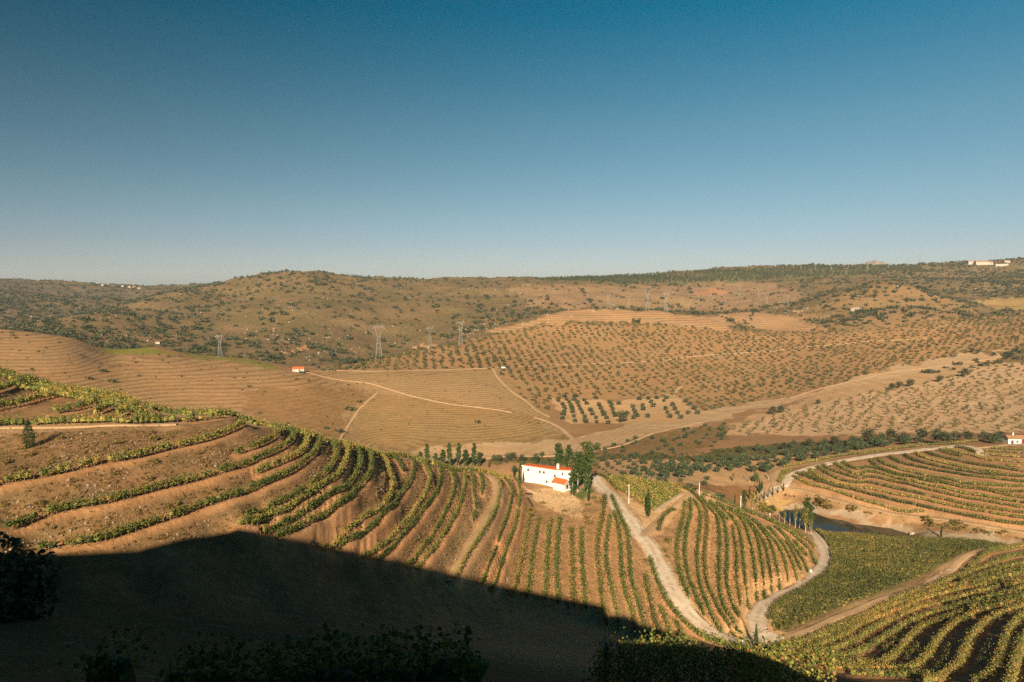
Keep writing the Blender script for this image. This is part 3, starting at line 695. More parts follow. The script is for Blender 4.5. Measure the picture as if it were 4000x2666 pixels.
FIELD_TRACKS = [
 (1.30, [(1205,1450),(1300,1449),(1400,1450),(1500,1450),(1640,1447),(1800,1443),(1925,1438),(2000,1434),(2150,1426),(2300,1422),(2500,1414),(2620,1404),(2720,1392),(2850,1383),(2960,1376),(3100,1360),(3280,1345),(3380,1335),(3520,1328),(3620,1323)], 500, 1100),
 (1.22, [(1198,1455),(1240,1466),(1300,1480),(1430,1496),(1500,1515),(1600,1545),(1700,1568),(1850,1590),(2000,1612)], 440, 640),
 (1.37, [(1925,1440),(1945,1475),(2000,1530),(2050,1563),(2100,1605),(2150,1630)], 440, 720),
 (1.73, [(2090,1632),(2150,1652),(2200,1680),(2240,1715),(2262,1732)], 380, 640),
 (1.87, [(1900,1790),(2000,1782),(2200,1778),(2330,1760),(2410,1745),(2480,1722),(2560,1690),(2640,1672),(2760,1645)], 330, 560),
 (1.30, [(2632,1554),(2640,1530),(2662,1508)], 500, 800),
 (1.44, [(3080,1555),(3200,1520),(3330,1490),(3480,1455),(3600,1440),(3740,1420),(3850,1405),(3900,1390),(3880,1370),(3950,1372)], 450, 900),
 (1.08, [(1330,1725),(1345,1690),(1400,1605),(1440,1565),(1475,1535)], 400, 620),
]
road_lines = [(k, w, px_line(p, 1.0, 60, 500)) for k, _, w, p in ROADS]
track_lines = [(w, px_line(p, 2.0, a, c)) for w, p, a, c in FIELD_TRACKS]

near = YY < 430
BD = np.full(MX.shape, 99.0, np.float32); BZ = np.zeros(MX.shape, np.float32)
RDist = np.full(MX.shape, 99.0, np.float32); RZ = np.zeros(MX.shape, np.float32)
def splat(D_, Z_, line, rad):
    z = height(line[:, 0], line[:, 1])
    k = max(3, int(len(z) * 0.02)); z = np.convolve(np.pad(z, k, 'edge'), np.ones(2*k+1)/(2*k+1), 'valid')
    for (x, y), zz in zip(line, z):
        i0, i1 = np.searchsorted(YY, (y - rad, y + rad))
        j0 = int(max(0, ((x - rad) / (y + (rad if x > rad else -rad)) - TT[0]) / DT)); j1 = int(min(len(TT), ((x + rad) / (y - (rad if x > -rad else -rad)) - TT[0]) / DT + 2))
        if i1 <= i0 or j1 <= j0: continue
        d = np.hypot(MX[i0:i1, j0:j1] - x, MY[i0:i1, j0:j1] - y)
        sub = D_[i0:i1, j0:j1]; mk = d < sub
        sub[mk] = d[mk]; Z_[i0:i1, j0:j1][mk] = zz
for block, line in LINES:
    splat(BD, BZ, line, 3.2)
for k, w, line in road_lines:
    wmax = min(w, 2.6); k0_ = RDist.copy(); splat(RDist, RZ, line, w + 3.0)
    ch_ = RDist < k0_; RDist[ch_] -= (w - 2.6)
def sstep(e0, e1, x):
    x = np.clip((x - e0) / (e1 - e0), 0, 1); return x*x*(3-2*x)
wb = 1 - sstep(0.8, 1.7, BD)
HZ = HZ + wb * (BZ - HZ) * 0.92
for k, w, line in road_lines: pass
wr = 1 - sstep(2.6, 4.6, RDist)
HZ = HZ + wr * (RZ - HZ)
# rough stony banks between the benches
bank = sstep(1.4, 2.4, BD) * (MY < 330) * (1 - wr)
HZ = HZ + bank * (0.10 * fbm(MX, MY, 3.1, 3, 21) + 0.18 * fbm(MX, MY, 9, 2, 31)) * np.clip((MY - 40) / 60, 0, 1)

# ------------------------------------------------------------------ what grows or lies where
soil = np.empty(MX.shape + (3,)); soil[:] = (0.285, 0.165, 0.080)
lines_ = np.zeros(MX.shape); space_ = np.full(MX.shape, 2.0); rough_ = np.zeros(MX.shape)
far = MY > 700
soil[far] = (0.205, 0.132, 0.062); rough_[far] = 1.0
JX = MX + 0.010 * MY * fbm(MX / MY * 300, np.log(MY) * 300, 9, 3, 40)
JY = MY + 0.016 * MY * fbm(MX / MY * 300, np.log(MY) * 300, 9, 3, 44)
def poly_xy(pts, ymin, ymax):
    out = []
    n = len(pts)
    for i in range(n):
        (u0, v0), (u1, v1) = pts[i], pts[(i+1) % n]
        k = max(1, int(max(abs(u1-u0), abs(v1-v0)) / 60))
        for s in range(k):
            out.append(at(u0 + (u1-u0)*s/k, v0 + (v1-v0)*s/k, ymin, ymax)[:2])
    return np.array(out)
def inside(px, py, poly):
    r = np.zeros(px.shape, bool)
    x0, y0 = poly[:, 0], poly[:, 1]; x1, y1 = np.roll(x0, -1), np.roll(y0, -1)
    for a, b_, c, d in zip(x0, y0, x1, y1):
        if b_ == d: continue
        cnd = ((b_ > py) != (d > py)) & (px < (c - a) * (py - b_) / (d - b_) + a)
        r ^= cnd
    return r
ZONES = {}
def zone(name, pts, ymin, ymax, col=None, lines=None, space=None, rough=None):
    poly = poly_xy(pts, ymin, ymax); ZONES[name] = poly
    i0, i1 = np.searchsorted(YY, (poly[:, 1].min() * 0.96, poly[:, 1].max() * 1.04))
    if i1 <= i0: return
    mk = inside(JX[i0:i1], JY[i0:i1], poly)
    if col is not None: soil[i0:i1][mk] = col
    if lines is not None: lines_[i0:i1][mk] = lines
    if space is not None: space_[i0:i1][mk] = space
    if rough is not None: rough_[i0:i1][mk] = rough
zone('left_terraces', [(-250,1290),(0,1287),(180,1290),(300,1326),(420,1365),(600,1380),(740,1392),(1000,1412),(1130,1450),(1200,1458),(1400,1500),(1480,1530),(1440,1560),(1380,1600),(1330,1640),(1330,1690),(1300,1745),(900,1650),(0,1460),(-250,1450)], 360, 690, (0.315, 0.186, 0.090), 0.95, 1.55, 0.32)
zone('left_brown', [(960,1535),(1250,1515),(1450,1535),(1430,1570),(1340,1640),(1330,1700),(1290,1740),(980,1655)], 360, 620, (0.265, 0.150, 0.064), 0.3, 1.6, 0.35)
zone('left_green', [(412,1382),(450,1345),(560,1355),(650,1384),(640,1391),(500,1388)], 560, 720, (0.185, 0.175, 0.030), 0.2, 1.0, 0)
zone('left_green_b', [(660,1386),(720,1378),(800,1378),(870,1388),(1000,1412),(1090,1440),(1080,1448),(900,1420),(780,1400)], 540, 720, (0.21, 0.175, 0.045), 0.5, 1.4, 0.2)
zone('centre_field', [(1205,1455),(1400,1448),(1600,1451),(1800,1444),(1925,1441),(1980,1500),(2040,1550),(2130,1620),(2200,1680),(2260,1720),(2100,1716),(2000,1725),(1800,1748),(1600,1770),(1450,1760),(1340,1705),(1345,1640),(1440,1560),(1470,1530),(1300,1480)], 370, 720, (0.325, 0.207, 0.098), 0.85, 0.85, 0.15)
zone('centre_low', [(1440,1550),(1480,1525),(1700,1572),(2000,1615),(2200,1690),(2250,1718),(2000,1722),(1600,1765),(1345,1705)], 370, 620, (0.295, 0.186, 0.080), 0.9, 0.75, 0.2)
zone('orchard_slope', [(1230,1452),(1350,1430),(1500,1400),(1700,1360),(1850,1325),(2000,1292),(2200,1270),(2400,1258),(2600,1268),(2900,1296),(3100,1300),(3400,1285),(3700,1245),(4300,1215),(4300,1375),(3850,1372),(3480,1440),(3200,1522),(3000,1556),(2750,1612),(2700,1562),(2300,1545),(2180,1560),(2130,1612),(2030,1545),(1935,1446),(1800,1441),(1600,1448),(1400,1446)], 440, 1180, (0.335, 0.195, 0.090), 0.14, 2.2, 0.15)
zone('crest_terraces', [(1880,1304),(2000,1264),(2200,1218),(2400,1210),(2620,1222),(2800,1245),(2890,1268),(2850,1290),(2700,1280),(2500,1250),(2300,1255),(2100,1275),(1950,1298)], 760, 1130, (0.40, 0.24, 0.12), 1.0, 2.6, 0.05)
zone('crest_terraces_b', [(2745,1238),(2850,1226),(2980,1220),(3100,1240),(3260,1288),(3100,1298),(2940,1285),(2880,1256)], 860, 1190, (0.37, 0.225, 0.115), 0.9, 2.2, 0.05)
zone('small_almonds', [(3080,1217),(3150,1205),(3255,1208),(3230,1255),(3170,1252)], 980, 1300, (0.46, 0.31, 0.175), 0.2, 2.0, 0)
zone('pale_strip', [(1520,1775),(1800,1740),(2030,1722),(2230,1717),(2330,1692),(2450,1662),(2700,1612),(3000,1562),(3200,1530),(3480,1440),(3700,1385),(3850,1378),(3900,1392),(3700,1432),(3500,1482),(3200,1546),(3000,1592),(2800,1642),(2600,1682),(2450,1727),(2350,1760),(2200,1776),(2000,1786),(1800,1800),(1500,1795)], 330, 900, (0.45, 0.30, 0.165), 0.4, 1.2, 0)
zone('mid_olives', [(2165,1552),(2260,1556),(2330,1554),(2400,1570),(2480,1562),(2600,1556),(2640,1552),(2720,1600),(2735,1616),(2600,1650),(2400,1656),(2200,1646),(2185,1600)], 430, 720, (0.47, 0.30, 0.15), 0.2, 1.5, 0)
zone('strip_fill', [(2840,1665),(2900,1640),(3200,1545),(3480,1480),(3700,1430),(3900,1385),(3920,1425),(3700,1485),(3400,1550),(3100,1615),(2900,1676)], 380, 900, (0.44, 0.28, 0.145), 0.4, 1.6, 0.08)
zone('almond_field', [(2900,1662),(3100,1600),(3300,1560),(3480,1520),(3700,1470),(3900,1420),(4300,1360),(4300,1692),(3900,1692),(3500,1692),(3300,1702),(3000,1702),(2800,1702),(2750,1692)], 380, 820, (0.50, 0.325, 0.18), 0.3, 1.6, 0.03)
zone('brush', [(2350,1762),(2450,1727),(2560,1702),(2700,1672),(2830,1662),(2840,1712),(2790,1752),(2650,1772),(2500,1792),(2330,1792)], 330, 520, (0.24, 0.145, 0.062), 0.1, 2.0, 0.6)
zone('stream', [(1900,1800),(2100,1792),(2330,1778),(2500,1777),(2700,1777),(2850,1752),(3000,1742),(3200,1727),(3450,1722),(3450,1752),(3100,1782),(2800,1796),(2500,1798),(2330,1798),(2100,1830)], 320, 460, (0.13, 0.105, 0.036), 0, 2.0, 0.7)
zone('grove', [(2330,1798),(2600,1800),(2900,1792),(3200,1762),(3600,1732),(3700,1738),(3300,1792),(3100,1830),(3060,1860),(2950,1892),(2700,1902),(2500,1872),(2330,1852)], 260, 430, (0.43, 0.265, 0.13), 0.15, 1.2, 0.05)
zone('grove_floor', [(2640,1870),(2800,1850),(3000,1850),(3030,1840),(3010,1885),(2960,1905),(2850,1890),(2720,1890)], 260, 400, (0.44, 0.275, 0.14), 0.1, 1.2, 0.05)
zone('brown_bank', [(2660,1886),(2760,1892),(2880,1902),(2950,1922),(2900,1952),(2800,1962),(2700,1907)], 230, 360, (0.24, 0.125, 0.052), 0, 2, 0.4)
zone('bare_patch', [(2700,1917),(2800,1932),(2870,1962),(2800,1977),(2720,1947)], 230, 340, (0.46, 0.295, 0.155), 0, 2, 0)
zone('pond_bank', [(3045,2005),(3060,1985),(3130,1955),(3160,1962),(3230,1978),(3400,2032),(3600,2062),(3750,2082),(4000,2112),(4300,2135),(4200,2150),(3900,2132),(3650,2107),(3580,2087),(3400,2062),(3172,2000),(3120,2020)], 250, 330, (0.37, 0.275, 0.185), 0.1, 0.5, 0.25)
zone('pond_scrub', [(3120,1925),(3200,1940),(3330,1976),(3500,2012),(3700,2036),(4000,2084),(4300,2110),(4300,2128),(4000,2104),(3760,2066),(3560,2040),(3400,2012),(3240,1972),(3140,1950)], 250, 330, (0.27, 0.165, 0.075), 0, 2, 0.5)
zone('far_left_hill', [(-250,1100),(0,1091),(300,1112),(600,1122),(800,1116),(700,1150),(560,1180),(420,1215),(300,1232),(200,1245),(0,1275),(-250,1285)], 1060, 2600, (0.150, 0.104, 0.062), 0, 2, 1.0)
zone('back_slope', [(1980,1112),(2350,1114),(2700,1112),(3000,1105),(3150,1150),(3060,1205),(2700,1214),(2250,1196),(2080,1204)], 1090, 2300, (0.30, 0.185, 0.100), 0.1, 4, 0.5)
zone('round_hill', [(3100,1240),(3250,1165),(3400,1122),(3530,1112),(3680,1150),(3790,1200),(3840,1240),(3600,1280),(3300,1292)], 900, 1420, (0.29, 0.178, 0.085), 0.15, 4, 0.4)
zone('pond_grass', [(2990,1960),(3040,1944),(3100,1940),(3110,1955),(3060,1985),(3020,2000)], 270, 340, (0.36, 0.25, 0.10), 0, 2, 0)
zone('yard', [(2030,1889),(2200,1926),(2300,1985),(2280,2012),(2190,2002),(2080,1952)], 200, 290, (0.42, 0.275, 0.145), 0, 2, 0.05)
zone('lawn', [(2215,1942),(2240,1912),(2280,1890),(2312,1900),(2300,1962),(2285,1964)], 225, 290, (0.085, 0.105, 0.03), 0, 2, 0)
zone('fork', [(2520,2100),(2450,1990),(2420,1930),(2450,1935),(2540,2005),(2560,2010),(2660,1945),(2690,1935),(2640,1985),(2560,2060)], 200, 290, (0.39, 0.245, 0.125), 0, 2, 0.05)
zone('flat_vineyard', [(3180,2076),(3400,2092),(3800,2127),(3950,2137),(3870,2144),(3780,2167),(3650,2247),(3400,2352),(3200,2437),(3090,2482),(3000,2432),(3010,2372),(3200,2282),(3260,2202),(3230,2132)], 160, 300, (0.22, 0.155, 0.065), 0, 2, 0.1)
zone('triangle', [(2364,1859),(2453,1864),(2530,1880),(2632,1897),(2665,1918),(2657,1933),(2555,2000),(2537,1992),(2453,1918),(2377,1877)], 220, 310, (0.26, 0.165, 0.07), 0, 2, 0.1)
zone('ridge_wood', [(2090,1092),(2400,1082),(2700,1066),(3000,1046),(3300,1042),(3600,1042),(3600,1066),(3300,1080),(3050,1092),(2900,1099),(2700,1104),(2500,1107),(2330,1106)], 1350, 2400, (0.14, 0.125, 0.055), 0, 2, 0.9)
zone('right_scrub', [(3300,1075),(3600,1040),(4300,1005),(4300,1170),(3900,1165),(3800,1160),(3500,1090)], 1250, 2400, (0.21, 0.140, 0.070), 0, 2, 1.0)
zone('yellow_field', [(3800,1172),(3900,1165),(4300,1160),(4300,1206),(3870,1212)], 1080, 1600, (0.34, 0.225, 0.085), 0.3, 3.0, 0.1)
zone('red_patch', [(1130,1375),(1200,1352),(1250,1348),(1200,1365),(1150,1382)], 650, 1200, (0.46, 0.225, 0.09), 0, 2, 0)
zone('pylon_patch', [(1620,1352),(1660,1338),(1700,1345),(1720,1358),(1660,1362)], 700, 1100, (0.46, 0.27, 0.15), 0, 2, 0)
zone('red_patch_b', [(2690,1135),(2780,1128),(2860,1145),(2780,1155),(2720,1150)], 1200, 2100, (0.40, 0.20, 0.10), 0, 2, 0.1)
# worked soil under the vines, straw on the banks, trodden verges
nearv = (MY < 330)
tb = (1 - sstep(0.9, 1.7, BD)) * nearv
soil += tb[..., None] * (np.array((0.44, 0.232, 0.108)) - soil) * 0.9
bk = sstep(1.5, 2.6, BD) * (MY < 260) * (MX < 60 * MY / 100) * (MX / MY < 0.17)
rough_ = np.where((MY < 170) & (MX < 0) & (BD > 1.5), 0.62, rough_)
rough_ = np.where(tb > 0.4, 0.0, rough_)
vr = (1 - sstep(3.0, 5.5, RDist)) * nearv
soil += vr[..., None] * (np.array((0.42, 0.27, 0.14)) - soil) * 0.6
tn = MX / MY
kb = (1 - sstep(290, 320, MY)) * (1 - sstep(0.40, 0.46, tn)) * sstep(-0.22, -0.04, tn)  # soil colour lightened to make up for grazing sun on the near slopes
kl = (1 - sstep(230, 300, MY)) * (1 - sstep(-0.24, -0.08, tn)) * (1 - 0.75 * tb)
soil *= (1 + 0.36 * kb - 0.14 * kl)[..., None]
# weedy soil colour close below the viewpoint, darkened to deepen the building shadow
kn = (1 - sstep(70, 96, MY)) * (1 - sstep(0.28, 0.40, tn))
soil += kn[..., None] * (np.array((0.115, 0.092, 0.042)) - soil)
phase_ = HZ / space_

nY, nT = MX.shape
idx = np.arange(nY * nT).reshape(nY, nT)
Q = np.stack([idx[:-1, :-1], idx[:-1, 1:], idx[1:, 1:], idx[1:, :-1]], -1).reshape(-1, 4)
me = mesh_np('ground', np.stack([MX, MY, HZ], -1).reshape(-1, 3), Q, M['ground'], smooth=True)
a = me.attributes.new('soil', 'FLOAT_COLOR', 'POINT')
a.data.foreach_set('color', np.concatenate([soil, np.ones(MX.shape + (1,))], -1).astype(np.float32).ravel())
for nm, arr in (('lines', lines_), ('phase', phase_), ('rough', rough_)):
    a = me.attributes.new(nm, 'FLOAT', 'POINT'); a.data.foreach_set('value', arr.astype(np.float32).ravel())
tag(link('ground', me), kind='structure')

# ------------------------------------------------------------------ roads, tracks, pond
def ribbon(name, line, w, lift, mat, seed=0, crown=0.05):
    d = np.gradient(line, axis=0); d /= np.linalg.norm(d, axis=1)[:, None] + 1e-9
    nrm = np.stack([-d[:, 1], d[:, 0]], 1)
    r = np.random.default_rng(seed)
    jl = np.convolve(r.normal(0, 1, len(line) + 8), np.ones(5)/5, 'same')[4:-4] * w * 0.30
    jr = np.convolve(r.normal(0, 1, len(line) + 8), np.ones(5)/5, 'same')[4:-4] * w * 0.30
    cols = []
    FR = (-1, -0.80, -0.52, -0.40, -0.24, 0, 0.24, 0.40, 0.52, 0.80, 1); RUT = (0.0, 0.15, 0.9, 1.0, 0.85, 0.2, 0.85, 1.0, 0.9, 0.15, 0.0); NK = len(FR)
    for k, f in enumerate(FR):
        off = f * w + (jl if f == -1 else jr if f == 1 else 0)
        p = line + nrm * (np.asarray(off) * np.ones(len(line)))[:, None]
        z = height(p[:, 0], p[:, 1]) + (-0.10 if abs(f) == 1 else lift + crown * (1 - abs(f)))
        cols.append(np.column_stack([p, z]))
    V = np.stack(cols, 1); nL = len(line); ix = np.arange(nL * NK).reshape(nL, NK)
    Qr = np.stack([ix[:-1, :-1], ix[:-1, 1:], ix[1:, 1:], ix[1:, :-1]], -1).reshape(-1, 4)
    me_ = mesh_np(name, V.reshape(-1, 3), Qr[:, ::-1], mat, smooth=True)
    a_ = me_.attributes.new('rut', 'FLOAT', 'POINT'); a_.data.foreach_set('value', np.tile(np.array(RUT, np.float32), nL))
    return tag(link(name, me_), kind='structure')
for i, (k, w, line) in enumerate(road_lines):
    ribbon(k, line, w, 0.10 + 0.012 * i, M['road' if k == 'road' else 'track'], 100 + i)
for i, (w, line) in enumerate(track_lines):
    ribbon('farm_track', line, w, 0.22 + 0.01 * i, M['track'], 200 + i)
WATER_Z = -101.0
bm = MB()
pp = [(3000,2012),(3040,2000),(3100,1990),(3172,1990),(3300,2022),(3400,2050),(3500,2062),(3600,2088),(3620,2110)]
far_side = []
for u, v in pp:
    t, w_ = uv2tw(u, v); y = WATER_Z / float(w_); far_side.append((float(t) * y, y, WATER_Z))
near_side = [(x * 0.88, y - 42, WATER_Z) for x, y, z in far_side][::-1]
bm.add(far_side + near_side, [tuple(range(len(far_side) + len(near_side) - 1, -1, -1))])
tag(bm.build('pond', M['water']), kind='structure')
# ------------------------------------------------------------------ leaves
def leaf_quads(C, size, r, up=0.35, aspect=0.8):
    """one small bent-looking quad per centre"""
    n = len(C)
    N = r.normal(0, 1, (n, 3)); N[:, 2] += up; N /= np.linalg.norm(N, axis=1)[:, None]
    A = np.cross(N, r.normal(0, 1, (n, 3))); A /= np.linalg.norm(A, axis=1)[:, None] + 1e-9
    B = np.cross(N, A)
    s = (size * r.uniform(0.65, 1.3, n) * 0.5)[:, None]
    V = np.stack([C - A*s, C - B*s*aspect, C + A*s, C + B*s*aspect], 1).reshape(-1, 3)
    return V, np.arange(n * 4).reshape(n, 4)
def sticks(P, Qp, r):
    """square posts from P to Qp as vertex and quad arrays"""
    P, Qp = np.asarray(P, float), np.asarray(Qp, float); n = len(P)
    off = np.array([(-1,-1,0),(1,-1,0),(1,1,0),(-1,1,0)]) * r
    V = np.concatenate([P[:, None, :] + off, Qp[:, None, :] + off], 1).reshape(-1, 3)
    f = np.array([(0,1,5,4),(1,2,6,5),(2,3,7,6),(3,0,4,7),(4,5,6,7)])
    return V, (np.arange(n)[:, None, None] * 8 + f[None]).reshape(-1, 4)
def blob(lumps, n, size, r, shell=0.55, up=0.35):
    """leaves through a crown made of lumps (cx,cy,cz,rx,ry,rz)"""
    L = np.asarray(lumps, float); vol = (L[:, 3]*L[:, 4]*L[:, 5]) ** 0.67
    k = r.choice(len(L), n, p=vol / vol.sum())
    D_ = r.normal(0, 1, (n, 3)); D_ /= np.linalg.norm(D_, axis=1)[:, None]
    rad = shell + (1 - shell) * r.random(n) ** 0.6
    C_ = L[k, :3] + D_ * rad[:, None] * L[k, 3:6]
    return leaf_quads(C_, size, r, up)

# where a small plant stands, told by the nearest thing one can find
LMK = [(860,1345,'the green-vineyard pylon'),(1165,1448,'the orange-roofed hut'),(520,1372,'the bright green vineyard'),(1966,1441,'the white van'),(2431,1640,'the olive-patch big oak'),
       (2645,1530,'the short spur track'),(3034,1618,'the field-corner oak pair'),(3520,1515,'the oak trio'),(3768,1470,'the track-bend oak'),(3808,1382,'the ploughed-strip top oaks'),
       (1480,1330,'the left lower pylon'),(1680,1320,'the widest pylon'),(1800,1300,'the right lower pylon'),(2376,1175,'the left crest pylon'),(2601,1180,'the right crest pylon'),(3346,1210,'the big pale boulder'),
       (615,1343,'the tiny pale hut'),(1190,1362,'the bare reddish patch'),(2150,1630,'the diagonal track foot'),(1200,1520,'the brown smooth field'),(150,1290,'the left terrace top'),(150,1430,'the left skyline vines'),(3960,1725,'the small white cottage'),
       (3100,1760,'the dry stream'),(3560,1735,'the upper road end'),(2240,1700,'the pale valley strip'),(3300,1690,'the belt of oaks'),(3190,1580,'the lone small oak'),(700,1480,'the middle dry terraces'),(1350,1700,'the striped-field corner')]
def where(x, y):
    z = float(height(np.array([x]), np.array([y]))[0]); u, v = xyz2uv(x, y, z)
    k = min(range(len(LMK)), key=lambda i: (LMK[i][0] - u)**2 + (1.6*(LMK[i][1] - v))**2)
    du, dv = u - LMK[k][0], v - LMK[k][1]; far_ = math.hypot(du, dv)
    q = 'close' if far_ < 70 else 'a little' if far_ < 170 else 'well'
    side = ('right of' if du > 0 else 'left of') if abs(du) > 2.2*abs(dv) else ('below' if dv > 0 else 'above') if abs(dv) > 0.9*abs(du) else ('below and right of' if du > 0 else 'below and left of') if dv > 0 else ('above and right of' if du > 0 else 'above and left of')
    return f"{q} {side} {LMK[k][2]}"

# ------------------------------------------------------------------ vines
VINE_SEG = 0
def vine_row(line, label, group, mat, h=1.55, w=0.34, per_m=30, leaf=0.34, name='vine_row', gap=0.05, posts=True, seed=0, cat='vines', core=True, red=0.0):
    r = np.random.default_rng(1000 + seed)
    d = np.r_[0, np.cumsum(np.hypot(np.diff(line[:, 0]), np.diff(line[:, 1])))]
    Ln = d[-1]
    n = int(Ln * per_m)
    s = r.random(n) * Ln
    # vines of uneven vigour, some missing
    kk = int(Ln / 1.1) + 3
    vig = np.clip(r.normal(1.0, 0.22, kk), 0.35, 1.4); vig[r.random(kk) < gap] = 0.0
    vg = vig[np.clip((s / 1.1).astype(int), 0, kk - 1)]
    keep = r.random(n) < np.clip(vg * 1.1, 0, 1); s, vg = s[keep], vg[keep]; n = len(s)
    x, y = np.interp(s, d, line[:, 0]), np.interp(s, d, line[:, 1])
    tx, ty = np.interp(s, d, np.gradient(line[:, 0])), np.interp(s, d, np.gradient(line[:, 1]))
    nl = np.hypot(tx, ty) + 1e-9
    hh = r.beta(1.7, 1.25, n)
    off = r.normal(0, 1, n) * w * (0.75 + 0.5 * np.sin(np.pi * hh))
    x = x - ty / nl * off; y = y + tx / nl * off
    base = height(np.interp(s, d, line[:, 0]), np.interp(s, d, line[:, 1]))
    top = h * (0.80 + 0.25 * np.minimum(vg, 1.25)) * (1 + 0.10 * r.normal(0, 1, n))
    z = base + 0.38 + hh * (top - 0.38)
    o = Vector((float(line[:, 0].mean()), float(line[:, 1].mean()), float(base.min() if n else 0)))
    C_ = np.stack([x, y, z], 1) - np.array(o)
    V, F = leaf_quads(C_, leaf, r, 0.25)
    if core:
        sc_ = (np.arange(kk) + 0.5) * 1.1; ok_ = (sc_ < Ln) & (vig > 0.45); sc_, vq = sc_[ok_], np.minimum(vig[ok_], 1.15)
        cx_, cy_ = np.interp(sc_, d, line[:, 0]), np.interp(sc_, d, line[:, 1]); cz_ = height(cx_, cy_)
        ax_, ay_ = np.interp(sc_, d, np.gradient(line[:, 0])), np.interp(sc_, d, np.gradient(line[:, 1])); al_ = np.hypot(ax_, ay_) + 1e-9
        ax_, ay_ = ax_ / al_, ay_ / al_
        K = np.array([(a, b, c) for c in (0, 1) for a, b in ((-1, -1), (1, -1), (1, 1), (-1, 1))], float)
        jj = 1 + 0.22 * r.normal(0, 1, (len(sc_), 8, 3))
        lx, ly, lz = K[None, :, 0] * 0.46 * jj[..., 0], K[None, :, 1] * w * 0.42 * jj[..., 1] * (1 - 0.25 * K[None, :, 2]), 0.62 + K[None, :, 2] * ((h * 0.74 * vq)[:, None] - 0.62) * (1 + 0.3 * (jj[..., 2] - 1))
        BV = np.stack([cx_[:, None] + ax_[:, None] * lx - ay_[:, None] * ly, cy_[:, None] + ay_[:, None] * lx + ax_[:, None] * ly, cz_[:, None] + lz], -1) - np.array(o)
        bf = np.array([(0, 1, 5, 4), (1, 2, 6, 5), (2, 3, 7, 6), (3, 0, 4, 7), (4, 5, 6, 7)])
        F = np.concatenate([F, (np.arange(len(sc_))[:, None, None] * 8 + bf[None]).reshape(-1, 4) + len(V)])
        V = np.concatenate([V, BV.reshape(-1, 3)])
    root = empty(name, o)
    tag(root, label, cat, group)
    mats = [mat] if not red else [mat, M['vine_red']]
    mi = None
    if red: mi = (r.random(len(F)) < red).astype(np.int32)
    link('foliage', mesh_np('foliage', V, F, mats, mi=mi), root)
    if posts and Ln > 3:
        sp = np.arange(0.3, Ln, 1.1)
        px_, py_ = np.interp(sp, d, line[:, 0]), np.interp(sp, d, line[:, 1]); pz = height(px_, py_)
        big_ = (np.arange(len(sp)) % 5 == 0)
        P0 = np.stack([px_, py_, pz - 0.1], 1) - np.array(o)
        P1 = P0 + np.array([0, 0, 1])[None] * np.where(big_, h + 0.35, 0.75)[:, None] + r.normal(0, 0.05, (len(sp), 3)) * np.array([1, 1, 0])
        V, F = sticks(P0, P1, 0.04)
        o_ = link('trunks', mesh_np('trunks', V, F, M['bark']), root)
        o_['kind'] = 'stuff'
    return root

ORD = ['first','second','third','fourth','fifth','sixth','seventh','eighth','ninth','tenth','eleventh','twelfth','thirteenth','fourteenth','fifteenth','sixteenth','seventeenth','eighteenth','nineteenth','twentieth']
def nth(i):
    if i < 20: return ORD[i]
    tens = {20: 'twent', 30: 'thirt', 40: 'fort', 50: 'fift'}
    q, k = (i + 1) // 10 * 10, (i + 1) % 10
    return tens[q] + 'ieth' if k == 0 else tens[q] + 'y-' + ORD[k - 1]
LBL = {
 'top': lambda i: f"{nth(i)} row of yellow-green vines from the top of the left hill, above the white track",
 'left': lambda i: f"{nth(i)} curving green vine row below the white track on the left terraced hill",
 'yard': lambda i: f"{nth(i)} straight vine row from the left below the yard of the white house",
 'road': lambda i: f"{nth(i)} vine row counted rightwards on the slope left of the pale road",
 'hillock': lambda i: f"{nth(i)} vine row from the left on the rounded hillock between the two roads",
 'terrace': lambda i: f"{nth(i)} terraced vine row up from the track beyond the dark pond",
 'upper': lambda i: f"{nth(i)} short vine row in the plot in front of the small white cottage",
 'slope': lambda i: f"{nth(i)} golden vine row down from the path on the shaded slope at lower right",
}
GRP = {'top': 'vine rows on top of the left hill', 'left': 'curving vine rows on the left hill', 'yard': 'vine rows below the yard', 'road': 'vine rows beside the pale road',
       'hillock': 'vine rows on the hillock', 'terrace': 'terraced vine rows beyond the pond', 'upper': 'vine rows before the cottage', 'slope': 'vine rows on the lower right slope'}
cnt = {}
for i, (block, line) in enumerate(LINES):
    k = cnt.get(block, 0); cnt[block] = k + 1
    dist = float(line[:, 1].mean())
    kw = dict(seed=i)
    if block in ('top', 'left'):
        kw.update(mat=M['vine'] if k % 3 else M['vine_gold'], per_m=95 if dist < 150 else 58, leaf=0.24, h=1.55, w=0.28, gap=0.07)
        if block == 'top': kw.update(mat=M['vine_gold'], h=1.9, w=0.5, per_m=80)
    elif block in ('yard', 'road', 'hillock'):
        kw.update(mat=M['vine'] if k % 4 else M['vine_green'], per_m=52, leaf=0.30, h=1.85, w=0.46, gap=0.012)
    elif block == 'terrace':
        kw.update(mat=M['vine_green'] if k % 3 else M['vine_gold'], per_m=36, leaf=0.38, h=1.65, w=0.62, gap=0.03)
    elif block == 'upper':
        kw.update(mat=M['vine_gold'], per_m=22, leaf=0.42, h=1.4, w=0.45)
    else:
        kw.update(mat=M['vine_gold'], per_m=100, leaf=0.25, h=1.9, w=0.46, gap=0.03, red=0.05)
        if k >= 14: kw.update(per_m=30, h=1.3, gap=0.25)
    vine_row(line, LBL[block](k), GRP[block], **kw)

